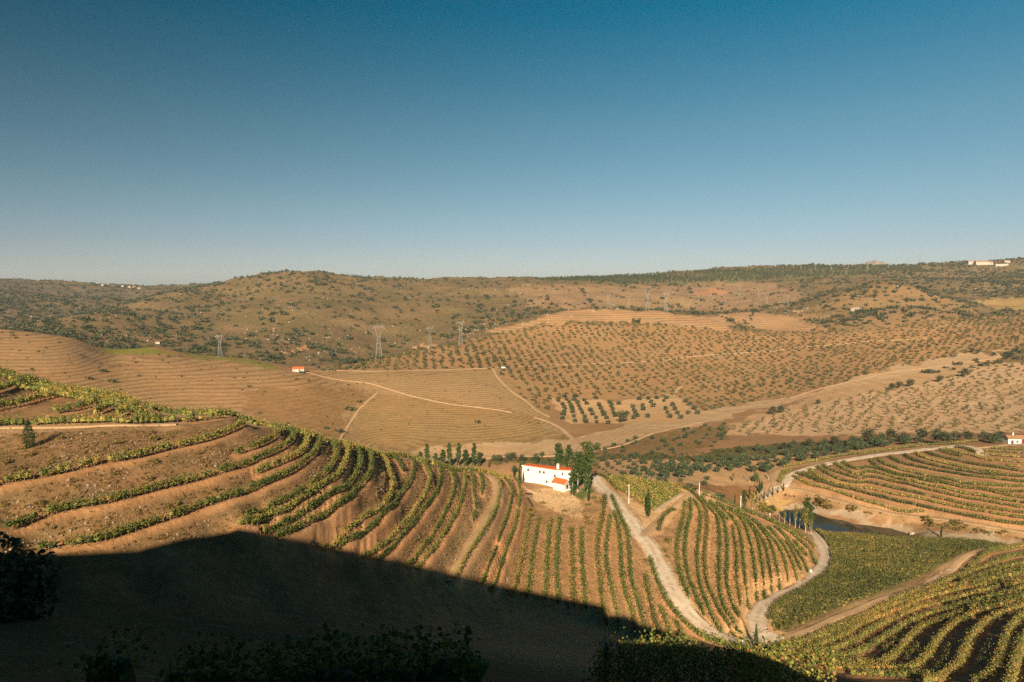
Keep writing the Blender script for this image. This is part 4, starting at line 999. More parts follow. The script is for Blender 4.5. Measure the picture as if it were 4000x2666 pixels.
# rows that follow the crest of the left hill and make its leafy skyline
def crest_pt(u, back):
    t = float(uv2tw(u, 1500)[0]); ix = int((t - TT[0]) / DT); i0, i1 = np.searchsorted(YY, (118, 290))
    k = i0 + int(np.argmax(HZ[i0:i1, ix] / YY[i0:i1])); y = YY[k] + back
    return t * y, y
for k, (us, back, lab) in enumerate([(range(-160, 560, 40), 1.5, 'yellow-green vine row forming the skyline of the left hilltop'), (range(-160, 500, 40), -5.5, 'vine row just below the skyline row on the left hilltop'), (range(60, 640, 40), -11, 'second vine row below the skyline on the left hilltop'), (range(240, 640, 40), -3, 'vine row dipping from the hilltop towards the white track end'),
        (range(560, 1020, 40), 1.0, 'vine row along the crest beyond the end of the white track'), (range(960, 1460, 36), 2.0, 'vine row along the falling crest above the curving terraces'), (range(1420, 2010, 36), 2.0, 'vine row along the low crest ending at the white house'), (range(1100, 1980, 40), 5.5, 'second vine row along the crest, half hidden beyond it')]):
    cl_ = np.array([crest_pt(u, back) for u in us])
    cl_[:, 1] = np.convolve(np.pad(cl_[:, 1], 2, 'edge'), np.ones(5) / 5, 'valid'); cl_[:, 0] = [float(uv2tw(u, 1500)[0]) * y for u, y in zip(us, cl_[:, 1])]
    vine_row(smooth_line(cl_, 0.7), lab, 'vine rows on the crest of the left hill', M['vine_gold'], h=1.9, w=0.55, per_m=64, leaf=0.29, gap=0.05, seed=600 + k)
# the flat green vineyard: rows side by side between the two roads
def edge(pts, n, ymin, ymax):
    P = np.array([at(u, v, ymin, ymax)[:2] for u, v in pts])
    d = np.r_[0, np.cumsum(np.hypot(*np.diff(P, axis=0).T))]
    s = np.linspace(0, d[-1], n); return np.stack([np.interp(s, d, P[:, 0]), np.interp(s, d, P[:, 1])], 1)
NF = 46
eL = edge([(3186,2078),(3216,2106),(3240,2140),(3246,2190),(3240,2225),(3205,2262),(3150,2298),(3100,2325),(3050,2350),(3010,2385),(3000,2430),(3050,2468),(3085,2478)], NF, 150, 300)
eR = edge([(3960,2136),(3875,2150),(3800,2162),(3740,2195),(3690,2222),(3640,2248),(3560,2285),(3470,2322),(3390,2350),(3300,2388),(3210,2428),(3150,2452),(3100,2476)], NF, 150, 300)
eR = eR + (eL - eR) / np.linalg.norm(eL - eR, axis=1)[:, None] * 2.4
for k in range(NF):
    a_, b_ = eL[k], eR[k]
    Ln = np.linalg.norm(b_ - a_)
    if Ln < 3: continue
    m_ = max(2, int(Ln / 1.0)); s = np.linspace(0, 1, m_)
    line = a_ + (b_ - a_) * s[:, None]
    line[:, 1] += 3.0 * np.sin(s * math.pi) * (1 if k > 4 else 0.3)
    vine_row(line, f"{nth(k)} row from the pond side in the flat dense green vineyard", 'rows of the flat green vineyard', M['vine_green'], h=1.55, w=0.52, per_m=62, leaf=0.28, gap=0.015, seed=300 + k)
# the triangular plot by the road, rows running away from its lower right edge
NTR = 13
tA = edge([(2541,2000),(2557,2001),(2600,1972),(2657,1936)], NTR, 220, 300)
tB = edge([(2372,1877),(2385,1868),(2453,1868),(2530,1883),(2600,1894),(2640,1904)], NTR, 220, 310)
for k in range(NTR):
    a_, b_ = tA[k], tB[k]
    m_ = max(2, int(np.linalg.norm(b_ - a_))); s = np.linspace(0, 1, m_)
    vine_row(a_ + (b_ - a_) * s[:, None], f"{nth(k)} row from the road in the small triangular yellow-green vineyard", 'rows of the triangular vineyard', M['vine_gold'], h=1.5, w=0.62, per_m=34, leaf=0.38, gap=0.03, seed=400 + k)
# the strip of vines along the outer edge of the upper road
for k, (pts, lab) in enumerate([
    ([(3060,1826),(3120,1815),(3200,1800),(3300,1781),(3400,1768),(3520,1752),(3640,1740),(3740,1732),(3830,1722)], 'long reddish vine row edging the grove side of the upper right road'),
    ([(3062,1838),(3058,1860),(3050,1876),(3040,1886)], 'short vine row between the forking tracks left of the upper road'),
    ([(3085,1836),(3076,1848),(3070,1852)], 'very short vine row beside the bend of the upper road'),
    ([(2640,1900),(2620,1894),(2580,1888)], 'short dark row at the top corner of the triangular vineyard')]):
    vine_row(px_line(pts, 0.8, 200, 460, 0.2), lab, 'single vine rows along the tracks', M['vine_gold'], h=1.4, w=0.7, per_m=30, leaf=0.4, seed=450 + k)

# vines close below the terrace where the picture was taken
def near_row(p0, p1, label, seed, dens=750, h=1.45, mat='vine_gold', red=0.08, leaf=0.10, posts=True, core=False):
    k = max(2, int(np.hypot(p1[0]-p0[0], p1[1]-p0[1]) / 0.7)); s = np.linspace(0, 1, k)
    line = np.stack([p0[0] + (p1[0]-p0[0])*s, p0[1] + (p1[1]-p0[1])*s], 1)
    line[:, 1] += 0.35 * np.sin(s * 9 + seed)
    vine_row(line, label, 'vines just below the viewpoint', M[mat], h=h, w=0.48, per_m=dens, leaf=leaf, gap=0.10, seed=500 + seed, red=red, core=core, posts=posts)
near_row((2.75, 21.2), (8.0, 20.2), 'lit vine row with red leaves at the bottom edge, farther one', 1)
near_row((2.45, 18.9), (7.4, 17.9), 'lit vine row with red leaves at the bottom edge, nearer one', 2)
near_row((7.6, 22.2), (10.6, 21.6), 'vine row running down to the right along the bottom edge', 3, dens=700)
near_row((-9.5, 15.0), (-0.8, 13.8), 'dark vine row in the building shadow at bottom centre', 4, dens=260, posts=False, core=True, leaf=0.15, mat='vine', red=0.0, h=1.5)
near_row((-11.5, 22.0), (-1.0, 20.5), 'dark vine row in the building shadow behind the bottom one', 5, dens=200, posts=False, core=True, leaf=0.16, mat='vine', red=0.0)

# ------------------------------------------------------------------ trees: one of each build, then copies that share its meshes
def proto_tree(r, lumps, n, leaf, mat, trunk, bark, up=0.35, shell=0.55):
    V, F = blob(lumps, n, leaf, r, shell, up)
    crown = mesh_np('crown', V, F, mat)
    tr = MB()
    for p, q, a, b_ in trunk: tr.bar(p, q, a, 6, b_)
    return crown, tr.mesh('trunk', bark)
def olive(seed, n=300, leaf=0.58):
    r = np.random.default_rng(seed)
    lumps = [(0, 0, 2.3, 1.6, 1.6, 1.3)] + [(1.25*math.cos(a)*r.uniform(.7,1.2), 1.25*math.sin(a)*r.uniform(.7,1.2), r.uniform(1.7,2.9), r.uniform(.8,1.2), r.uniform(.8,1.2), r.uniform(.7,1.1)) for a in np.arange(0, 6.2, 1.05)]
    return proto_tree(r, lumps, n, leaf, M['olive'], [((0,0,-.4),(.08,.05,.9),.26,.2),((.08,.05,.9),(.7,.3,1.9),.16,.08),((.08,.05,.9),(-.6,.2,1.9),.16,.08),((.08,.05,.9),(.0,-.7,1.8),.15,.08)], M['bark'])
OLV = [olive(s) for s in range(6)]
def almond(seed):
    r = np.random.default_rng(seed)
    lumps = [(r.uniform(-1,1)*1.0, r.uniform(-1,1)*1.0, r.uniform(1.3,2.6), r.uniform(.5,.9), r.uniform(.5,.9), r.uniform(.5,.9)) for _ in range(6)]
    return proto_tree(r, lumps, 70, 0.5, M['almond'], [((0,0,-.3),(0,0,1.0),.12,.09),((0,0,1.0),(.8,.3,2.2),.08,.03),((0,0,1.0),(-.7,.4,2.2),.08,.03),((0,0,1.0),(.1,-.8,2.1),.08,.03)], M['bark'], shell=0.2)
ALM = [almond(30 + s) for s in range(5)]
def cypress(seed, w=0.075):
    r = np.random.default_rng(seed)
    lumps = [(r.uniform(-.1,.1)*w, r.uniform(-.1,.1)*w, z, w*f, w*f, 0.11) for z, f in ((.08,.8),(.18,1),(.3,1.05),(.42,1.0),(.54,.9),(.66,.74),(.77,.55),(.86,.36),(.93,.2))]
    return proto_tree(r, lumps, 1300, 0.038, M['cypress'], [((0,0,-.03),(0,0,.3),.014,.01)], M['bark'], up=0.0, shell=0.7)
CYP = [cypress(60), cypress(61, 0.06), cypress(62, 0.15)]
def poplar(seed, w=0.14, mat='poplar', n=420, bare=0.14, leaf=0.05, bark='pale_bark', shell=0.35):
    r = np.random.default_rng(seed)
    lumps = []
    for z in np.linspace(bare + 0.06, 0.95, 9):
        f = math.sin(math.pi * min(1, (1.04 - z) / (1.04 - bare)) ** 0.8) ** 0.6 * 0.9 + 0.12
        for _ in range(2): lumps.append((r.uniform(-.35,.35)*w, r.uniform(-.35,.35)*w, z, w*f*r.uniform(.6,.9), w*f*r.uniform(.6,.9), .07))
    tr = [((0,0,-.03),(0,0,.55),.016,.009)] + [((0,0,z),(w*.5*math.cos(a),w*.5*math.sin(a),z+.16),.006,.003) for z, a in ((.25,0),(.35,2),(.45,4),(.5,1))]
    return proto_tree(r, lumps, n, leaf, M[mat], tr, M[bark], up=0.1, shell=shell)
POP = [poplar(80, 0.17, n=1300, leaf=.045, bare=.12), poplar(81, 0.16, n=1300, leaf=.045, bare=.06), poplar(82, 0.20, n=1500, leaf=.045, bare=0.1), poplar(86, 0.17, bare=0.01, n=1300, leaf=.05)]
POPY = [poplar(83, 0.15, 'yellow'), poplar(84, 0.13, 'yellow', 260)]
POPB = [poplar(85, 0.10, 'almond', 90, 0.25)]
def round_tree(seed, mat, n=620, leaf=.085):
    r = np.random.default_rng(seed)
    lumps = [(0,0,.52,.3,.3,.3)] + [(.27*math.cos(a), .27*math.sin(a), r.uniform(.35,.72), .2,.2,.2) for a in np.arange(0,6.2,.9)] + [(0,0,.82,.18,.18,.16)]
    return proto_tree(r, lumps, n, leaf, M[mat], [((0,0,-.05),(0,0,.35),.03,.02),((0,0,.3),(.2,.1,.55),.018,.008),((0,0,.3),(-.2,.05,.55),.018,.008)], M['bark'])
LEAFY = round_tree(94, 'oak', 2600, .055); RND = round_tree(90, 'yellow'); OAK = [round_tree(91, 'oak'), round_tree(92, 'olive'), round_tree(93, 'poplar')]
def scrub(seed, mat, n=26, leaf=0.6):
    r = np.random.default_rng(seed)
    lumps = [(0,0,.5,.9,.9,.6)] + [(r.uniform(-.7,.7), r.uniform(-.7,.7), r.uniform(.3,.7), .55,.55,.5) for _ in range(3)]
    V, F = blob(lumps, n, leaf, r, .5, .3); return mesh_np('shrub', V, F, M[mat])
SCR = [scrub(100 + s, 'oak', 34, 0.62) for s in range(4)]
ORC = [scrub(110 + s, 'orchard', 26, 0.66) for s in range(4)]
BRM = [scrub(120 + s, 'broom', 90, 0.34) for s in range(3)]
DRYB = [scrub(125 + s, 'dry', 80, 0.34) for s in range(3)]
def plant(proto, name, x, y, s, label, cat, group=None, z=None, rz=None, sxy=1.0, sink=0.0):
    crown, trunk = proto
    z = float(height(np.array([x]), np.array([y]))[0]) if z is None else z
    root = empty(name, (x, y, z - sink), random.uniform(0, 6.28) if rz is None else rz)
    root.scale = (s * sxy, s * sxy, s)
    tag(root, label, cat, group)
    link('crown', crown, root); link('trunk', trunk, root)
    return root
def shrub_at(me, name, x, y, s, label, cat, group, sxy=1.0):
    o = link(name, me, None, (x, y, float(height(np.array([x]), np.array([y]))[0]) - 0.1*s), random.uniform(0, 6.28))
    o.scale = (s*sxy, s*sxy, s); return tag(o, label, cat, group)
def mass(name, protos, XY, S, r, kind='stuff', zoff=0.0):
    """many small plants joined into one object"""
    Vs, Fs, k0 = [], [], 0
    pv = []
    for me in protos:
        v = np.empty(len(me.vertices)*3, np.float32); me.vertices.foreach_get('co', v)
        f = np.empty(len(me.loops), np.int32); me.loops.foreach_get('vertex_index', f)
        pv.append((v.reshape(-1, 3), f.reshape(-1, 4)))
    z = height(XY[:, 0], XY[:, 1])
    pick = r.integers(0, len(pv), len(XY)); ang = r.uniform(0, 6.28, len(XY))
    for k in range(len(pv)):
        sel = np.nonzero(pick == k)[0]
        if not len(sel): continue
        v, f = pv[k]
        ca, sa = np.cos(ang[sel])[:, None], np.sin(ang[sel])[:, None]
        s = S[sel][:, None]
        X = (v[None, :, 0]*ca - v[None, :, 1]*sa)*s + XY[sel, 0][:, None]
        Y = (v[None, :, 0]*sa + v[None, :, 1]*ca)*s + XY[sel, 1][:, None]
        Zc = v[None, :, 2]*s + z[sel][:, None] + zoff
        Vs.append(np.stack([X, Y, Zc], -1).reshape(-1, 3))
        Fs.append((f[None] + (np.arange(len(sel))*len(v))[:, None, None]).reshape(-1, 4) + k0)
        k0 += len(sel)*len(v)
    return tag(link(name, mesh_np(name, np.concatenate(Vs), np.concatenate(Fs), protos[0].materials[0])), kind=kind)
def scatter(poly, spacing, jit, r, ang=0.0):
    c = poly.mean(0); ext = np.abs(poly - c).max() * 1.5
    g = np.arange(-ext, ext, spacing); gx, gy = np.meshgrid(g, g)
    P_ = np.stack([gx.ravel(), gy.ravel()], 1) + r.normal(0, jit*spacing, (gx.size, 2))
    ca, sa = math.cos(ang), math.sin(ang)
    P_ = np.stack([P_[:, 0]*ca - P_[:, 1]*sa, P_[:, 0]*sa + P_[:, 1]*ca], 1) + c
    return P_[inside(P_[:, 0], P_[:, 1], poly)]
def visible(XY, h=1.0):
    z = height(XY[:, 0], XY[:, 1]) + h
    u, v = xyz2uv(XY[:, 0], XY[:, 1], z)
    t = np.clip(XY[:, 0] / XY[:, 1], TT[0], TT[-1] - 1e-6); ix = ((t - TT[0]) / DT).astype(int)
    prof = HZ / YY[:, None]
    mxw = np.maximum.accumulate(prof, 0)
    iy = np.clip(np.searchsorted(YY, XY[:, 1] * 0.985) - 1, 0, len(YY) - 1)
    return (mxw[iy, ix] <= z / XY[:, 1] + 1e-4) & (u > -60) & (u < 4060), u, v

# grove beyond the house: trees surveyed one by one
r = np.random.default_rng(5)
GR = [(100,165,60),(150,205,60),(210,100,90),(285,150,70),(295,185,60),(220,232,45),(265,262,40),(355,210,55),(310,308,45),(425,240,40),(365,68,60),(405,102,50),(460,150,80),(530,186,40),(545,82,70),(610,210,70),(625,108,70),(690,160,70),(745,188,50),(495,282,60),(540,330,100),(695,300,130),(765,348,100),(835,140,100),(840,255,110),(860,385,80),(920,305,110),(965,358,120),(1020,118,70),(1070,140,90),(1000,215,110),(1080,255,120),(1140,340,160),(1200,362,100),(1075,400,90),(1170,440,90),(1120,190,90),(1200,230,140),(1290,195,110),(1270,130,90),(1295,275,110),(1390,350,170),(1405,405,70),(1420,100,100),(1440,130,70),(1420,230,130),(1525,145,60),(1480,225,100),(1545,315,140),(1600,220,100),(1680,245,160),(1690,130,140),(1775,280,110),(1840,220,100),(1840,120,120),(1960,262,100),(1935,145,80),(2000,100,80),(2040,200,120),(2165,245,130),(2130,160,90),(1810,382,80),(1770,465,90),(1540,500,90),(1625,545,60),(2020,695,130),(2080,120,90),(2190,90,120),(2240,160,120),(2300,205,120),(2330,120,120)]
kx = 0
for x_, y_, s_ in GR:
    u, v = 2300 + x_*S6, 1780 + y_*S6
    gx, gy, gz = at(u, v, 225, 440)
    s = s_*S6*gy/F_PX/4.6
    size = 'small' if s_ < 60 else 'big' if s_ > 115 else 'round'
    lone = (x_, y_) == (2020,695)
    plant(OLV[kx % 6], 'olive_tree', gx, gy, s*1.3,
          'lone grey-green olive bush left of the hillock crest, near the poles' if lone else f'{size} olive tree behind the triangular vineyard, {nth(min(9, int(x_ // 240)))} cluster from the left, ' + ('front' if y_ > 260 else 'middle' if y_ > 150 else 'back') + ' of the grove',
          'olive tree', 'olive trees of the near grove', sink=0.15)
    kx += 1
# the same grove going right along the stream and road
poly = poly_xy([(2900,1795),(3000,1790),(3150,1762),(3300,1738),(3450,1725),(3560,1722),(3600,1735),(3450,1752),(3300,1775),(3150,1800),(3060,1828),(3000,1850),(2900,1845)], 250, 440)
for gx, gy in scatter(poly, 7.0, 0.2, r, 0.5):
    s = r.uniform(0.8, 1.2)
    plant(OLV[kx % 6], 'olive_tree', gx, gy, s, f"{'large' if s > 1.0 else 'smaller'} grove olive tree, {where(gx, gy)}", 'olive tree', 'olive trees above the upper road', sink=0.1); kx += 1
# big dark trees along the stream
for u, v, s in [(3390,1728,9),(3440,1730,7),(3480,1722,8),(3530,1728,7),(3600,1722,8),(3660,1730,9),(3690,1738,8),(3730,1722,7),(3780,1724,6.5),(3840,1722,6.5),(3870,1732,6),(3890,1735,7),(3905,1722,6),(3220,1745,6),(3260,1738,6),(3100,1752,6),(3060,1760,5.5),(2960,1765,5.5),(2890,1772,5),(3010,1772,5),(3160,1745,5.5),(3330,1735,6)]:
    gx, gy, gz = at(u, v, 300, 460)
    plant(OAK[kx % 2], 'oak_tree', gx, gy, s, f'dark stream-side oak, {where(gx, gy)}', 'tree', 'dark oaks along the stream', sink=0.3); kx += 1
# small trees around and behind the house, partly hidden by it
for u, v, s, p in [(2010,1848,5,1),(2045,1835,5,2),(2070,1845,5,1),(2100,1842,5.5,1),(2130,1848,5,1),(2150,1838,5,0),(2150,1858,4,1),(2040,1805,5,0),(2095,1800,5,1),(2117,1786,4,2),(2005,1795,5,0),(1985,1800,5.5,1),(1950,1805,5,0),(1930,1802,4.5,1),(2330,1765,6,2),(2180,1800,5,1),(2240,1795,5,1)]:
    gx, gy, gz = at(u, v, 285, 480)
    plant(OAK[p], 'bushy_tree', gx, gy, s, 'low bushy tree in the green tangle behind the white house', 'tree', 'bushy trees behind the house', sink=0.2)
# olives of the pale patch in the middle distance
MO = [(425,1330),(480,1290),(500,1320),(525,1345),(575,1292),(572,1325),(600,1350),(615,1380),(630,1410),(645,1440),(665,1330),(685,1358),(768,1307),(720,1422),(738,1455),(800,1372),(815,1402),(828,1430),(845,1462),(868,1490),(900,1350),(915,1378),(925,1408),(932,1440),(945,1470),(980,1358),(465,1365),(478,1395),(480,1428),(472,1455),(465,1495),(540,1378),(553,1405),(557,1435),(568,1475),(578,1518),(668,1478),(675,1523),(770,1487),(778,1528),(882,1535),(1058,1445),(1110,1385),(1118,1415),(1132,1440),(1148,1472),(1118,1490),(1170,1315),(1198,1375),(1205,1410),(1252,1310),(1278,1345),(1298,1380),(1330,1305),(1418,1305),(1395,1330),(1245,1475),(1410,1405),(1428,1440),(1450,1478),(1475,1372),(1495,1408),(1520,1445),(1548,1487),(1600,1335),(1632,1365),(1675,1402),(1705,1443),(1618,1443)]
for i, (x_, y_) in enumerate(MO):
    u, v = 2000 + x_*S10, 1000 + y_*S10
    gx, gy, gz = at(u, v + 6, 420, 760)
    plant(OLV[i % 6], 'olive_tree', gx, gy, r.uniform(0.85, 1.2), f"{'round' if i % 2 else 'dark'} olive tree in the pale patch, {('upper' if y_ < 1370 else 'middle' if y_ < 1440 else 'lower')} part, {nth(int((x_ - 410) // 95))} column from the left", 'olive tree', 'olive trees in the pale middle patch', sink=0.1)
gx, gy, gz = at(2431, 1652, 420, 760)
plant(OAK[0], 'oak_tree', gx, gy, 10.5, 'largest round dark oak at the lower edge of the pale olive patch', 'tree', sink=0.5)
# single dark oaks on the field edges at right
for u, v, s, lab in [(3555,1512,8.5,'dark round oak on the field edge, right one of three together'),(3512,1518,7.5,'dark round oak on the field edge, middle one of three together'),(3485,1525,7.5,'dark round oak on the field edge, left one of three together'),(3670,1495,8,'dark oak alone above the pale almond field'),(3768,1475,10,'large dark oak on the track bend at far right'),(3818,1385,7,'dark oak at the upper end of the ploughed strip'),(3797,1378,6,'smaller dark oak touching the one on the ploughed strip'),(3882,1392,5.5,'dark oak on the corner of the track at far right'),(3018,1622,8,'dark oak where the brown bank meets the almond field'),(3050,1615,7,'dark oak beside the one at the almond field corner'),(3196,1580,5,'small dark oak on the edge above the almond field')]:
    gx, gy, gz = at(u, v, 360, 900)
    plant(OAK[0], 'oak_tree', gx, gy, s, lab, 'tree', sink=0.4)
# almonds on the pale field at right
P_ = scatter(ZONES['almond_field'], 11.0, 0.16, r, 0.35)
vis, u, v = visible(P_); P_ = P_[vis]
P_ = P_[np.argsort(P_[:, 1])]
for i, (gx, gy) in enumerate(P_[:300]):
    s = r.uniform(0.9, 1.6)
    plant(ALM[i % 5], 'almond_tree', gx, gy, s, f"{'larger' if s > 1.25 else 'small'} pale almond tree, {where(gx, gy)}", 'almond tree', 'almond trees on the pale right field')
if len(P_) > 300: mass('almond_orchard', ORC, P_[300:], r.uniform(1.2, 2.0, len(P_) - 300), r)
# bushes on the brown bank above the grove
P_ = scatter(ZONES['brush'], 11, 0.35, r)
for gx, gy in P_:
    plant(OLV[kx % 6], 'wild_olive_bush', gx, gy, r.uniform(0.5, 0.9), f'grey-green bank bush, {where(gx, gy)}', 'bush', 'bushes on the brown bank', sink=0.3); kx += 1
P_ = scatter(ZONES['stream'], 4.2, 0.4, r)
mass('stream_brambles', [scrub(140, 'oak', 40, 0.5), scrub(141, 'poplar', 40, 0.5)], P_, r.uniform(0.6, 1.35, len(P_)), r)
# the orchard slope
P_ = scatter(ZONES['orchard_slope'], 9.0, 0.14, r, 0.12)
vis, u, v = visible(P_, 2.0); P_, u, v = P_[vis], u[vis], v[vis]
keep = (vnoise(P_[:, 0] / 60, P_[:, 1] / 60, 3) > -0.93) & (r.random(len(P_)) < 0.9); P_ = P_[keep]
P_ = P_[np.argsort(P_[:, 1])]
for i, (gx, gy) in enumerate(P_[:300]):
    s = r.uniform(1.45, 2.5)
    shrub_at(ORC[i % 4], 'orchard_tree', gx, gy, s, f"{'larger' if s > 2.0 else 'small'} dull green orchard tree, {where(gx, gy)}", 'orchard tree', 'orchard trees at the foot of the slope')
mass('orchard_trees', ORC, P_[300:], r.uniform(1.4, 2.7, len(P_) - 300), r)
print('orchard', len(P_))
# little almond plots and hedges on the crest
P_ = scatter(ZONES['small_almonds'], 9, 0.15, r); mass('crest_almonds', ORC, P_, r.uniform(1.0, 1.6, len(P_)), r)
hedge = []
for pts in ([(2290,1206),(2350,1203),(2450,1203),(2540,1204)], [(2545,1206),(2600,1212),(2680,1216),(2740,1222),(2800,1232),(2860,1256),(2900,1280),(2915,1292)], [(2905,1290),(2910,1262),(2935,1245),(2950,1220)], [(2930,1285),(2925,1270),(2905,1255)], [(3000,1222),(3050,1215)], [(1560,1398),(1500,1405),(1420,1428),(1350,1442),(1300,1446)], [(1250,1440),(1290,1436),(1330,1430)]):
    L_ = px_line(pts, 8.0, 560, 1250); hedge.append(L_)
hedge = np.concatenate(hedge)
mass('field_hedges', SCR, hedge + r.normal(0, 2.0, hedge.shape), r.uniform(1.3, 2.4, len(hedge)), r)
# wild hills: oak scrub and rocks
gy_ = np.exp(r.uniform(math.log(690), math.log(2700), 26000)); gx_ = gy_ * r.uniform(-0.80, 0.80, 26000)
P_ = np.stack([gx_, gy_], 1)
for nm in ('orchard_slope', 'crest_terraces', 'crest_terraces_b', 'small_almonds', 'yellow_field', 'left_terraces', 'left_green', 'left_green_b', 'pale_strip', 'almond_field', 'red_patch', 'pylon_patch', 'red_patch_b', 'centre_field'):
    P_ = P_[~inside(P_[:, 0], P_[:, 1], ZONES[nm])]
t_ = P_[:, 0] / P_[:, 1]
dens = 0.16 + 0.30 * np.clip(fbm(P_[:, 0], P_[:, 1], 260, 3, 60) + 0.1, 0, 1) * 2
dens = np.where(t_ > 0.42, dens + 0.30, dens)
dens = np.where((t_ < -0.42), dens + 0.34, dens)
dens = np.where((t_ < -0.42) & (P_[:, 1] > 1350), dens + 0.3, dens)
dens = np.where(inside(P_[:, 0], P_[:, 1], ZONES['right_scrub']), 1.0, dens)
dens = np.where((t_ > -0.15) & (t_ < 0.38), dens * 0.6, dens)
dens = dens * np.clip(P_[:, 1] / 1400, 0.55, 1.4)
P_ = P_[r.random(len(P_)) < dens]
P_ = P_[~inside(P_[:, 0], P_[:, 1], ZONES['ridge_wood'])]
vis, u, v = visible(P_, 3.0); P_ = P_[vis]; P_ = P_[np.argsort(P_[:, 1])]
S_ = np.clip(np.exp(r.normal(1.02, 0.42, len(P_))), 1.0, 5.6)
for i in range(min(300, len(P_))):
    shrub_at(SCR[i % 4], 'oak_shrub', P_[i, 0], P_[i, 1], S_[i], f"{'large' if S_[i] > 3.2 else 'small'} dark hill shrub, {where(P_[i, 0], P_[i, 1])}", 'shrub', 'dark shrubs low on the rocky hills', sxy=1.15)
mass('oak_scrub', SCR, P_[300:], S_[300:], r)
print('scrub', len(P_))
Q_ = scatter(ZONES['right_scrub'], 13, 0.4, r); vis, u, v = visible(Q_, 3.0); Q_ = Q_[vis]; Q_ = Q_[fbm(Q_[:, 0], Q_[:, 1], 150, 3, 71) > -0.25]
mass('ridge_scrub', SCR, Q_, np.clip(np.exp(r.normal(0.85, 0.4, len(Q_))), 1.0, 5.0), r)
P_ = scatter(ZONES['ridge_wood'], 10.5, 0.35, r); vis, u, v = visible(P_, 6.0); P_ = P_[vis]
PIN = []
for s in range(3):
    rr = np.random.default_rng(150 + s)
    V, F = blob([(0,0,4.6,2.3,2.3,1.9),(0,0,6.4,1.5,1.5,1.4),(.6,.5,3.2,1.9,1.9,1.2)], 46, 1.35, rr, .5, .3); PIN.append(mesh_np('pine', V, F, M['pine']))
mass('ridge_pinewood', PIN, P_, r.uniform(0.8, 1.35, len(P_)), r)
print('pines', len(P_))
# rocks and boulders on the hills
def rock_mesh(seed, n=8):
    rr = np.random.default_rng(seed); b_ = bmesh_ico(rr); return b_
import bmesh
def bmesh_ico(rr):
    b_ = bmesh.new(); bmesh.ops.create_icosphere(b_, subdivisions=1, radius=1.0)
    for vv in b_.verts:
        k = rr.uniform(.6, 1.25); vv.co = Vector((vv.co.x*k, vv.co.y*k, vv.co.z*k*.75))
    me = bpy.data.meshes.new('rock'); b_.to_mesh(me); b_.free(); me.materials.append(M['rock']); return me
RK = [bmesh_ico(np.random.default_rng(160 + s)) for s in range(4)]
def mass3(name, protos, XY, S, r, mat='rock'):
    Vs, Fs, k0 = [], [], 0
    z = height(XY[:, 0], XY[:, 1])
    for i in range(len(XY)):
        me = protos[i % len(protos)]
        v = np.empty(len(me.vertices)*3, np.float32); me.vertices.foreach_get('co', v); v = v.reshape(-1, 3)
        f = np.empty(len(me.loops), np.int32); me.loops.foreach_get('vertex_index', f)
        Vs.append(v*S[i] + np.array([XY[i, 0], XY[i, 1], z[i] + .1*S[i]])); Fs.append(f.reshape(-1, 3) + k0); k0 += len(v)
    return tag(link(name, mesh_np(name, np.concatenate(Vs), np.concatenate(Fs), M[mat])), kind='stuff')
gy_ = np.exp(r.uniform(math.log(760), math.log(2100), 4000)); P_ = np.stack([gy_ * r.uniform(-0.78, 0.78, 4000), gy_], 1)
for nm in ('orchard_slope', 'crest_terraces', 'crest_terraces_b', 'left_terraces', 'yellow_field', 'small_almonds'):
    P_ = P_[~inside(P_[:, 0], P_[:, 1], ZONES[nm])]
P_ = P_[fbm(P_[:, 0], P_[:, 1], 120, 3, 77) > 0.15]
mass3('hill_rocks', RK, P_, np.clip(np.exp(r.normal(-0.15, 0.5, len(P_))), .35, 2.4), r)
poly = poly_xy([(-200,1700),(300,1690),(900,1680),(1250,1730),(1600,1810),(2000,1890),(2060,2010),(2000,2300),(1500,2200),(1000,2120),(600,2120),(0,2200),(-200,2200)], 80, 260)
P_ = r.uniform(poly.min(0), poly.max(0), (26000, 2)); P_ = P_[inside(P_[:, 0], P_[:, 1], poly)]
ix_ = np.clip(((P_[:, 0] / P_[:, 1] - TT[0]) / DT).astype(int), 0, len(TT)-1); iy_ = np.clip(np.searchsorted(YY, P_[:, 1]), 0, len(YY)-1)
P_ = P_[(BD[iy_, ix_] > 1.5) & (fbm(P_[:, 0], P_[:, 1], 7, 2, 91) > -0.1)][:3600]
mass3('bank_stones', RK, P_, np.clip(np.exp(r.normal(-2.0, 0.4, len(P_))), .06, .34), r, 'bank_rock')
gx, gy, gz = at(3346, 1214, 900, 1400)
o = link('boulder', RK[0], None, (gx, gy, gz + 1.5), 0.4); o.scale = (14.5, 8, 8.5)
tag(o, 'big pale granite boulder among dark shrubs on the rounded right hill', 'boulder')
for k, (u, v, s) in enumerate([(3308,1212,4.5),(3322,1228,4.5),(3352,1226,4.5),(3384,1230,5),(3372,1222,4),(3550,1236,6)]):
    gx, gy, gz = at(u, v, 900, 1400)
    shrub_at(SCR[k % 4], 'oak_shrub', gx, gy, s, 'dark shrub close around the big boulder' if k < 5 else 'large dark shrub alone on the rounded right hill', 'shrub', 'shrubs by the big boulder' if k < 5 else None)
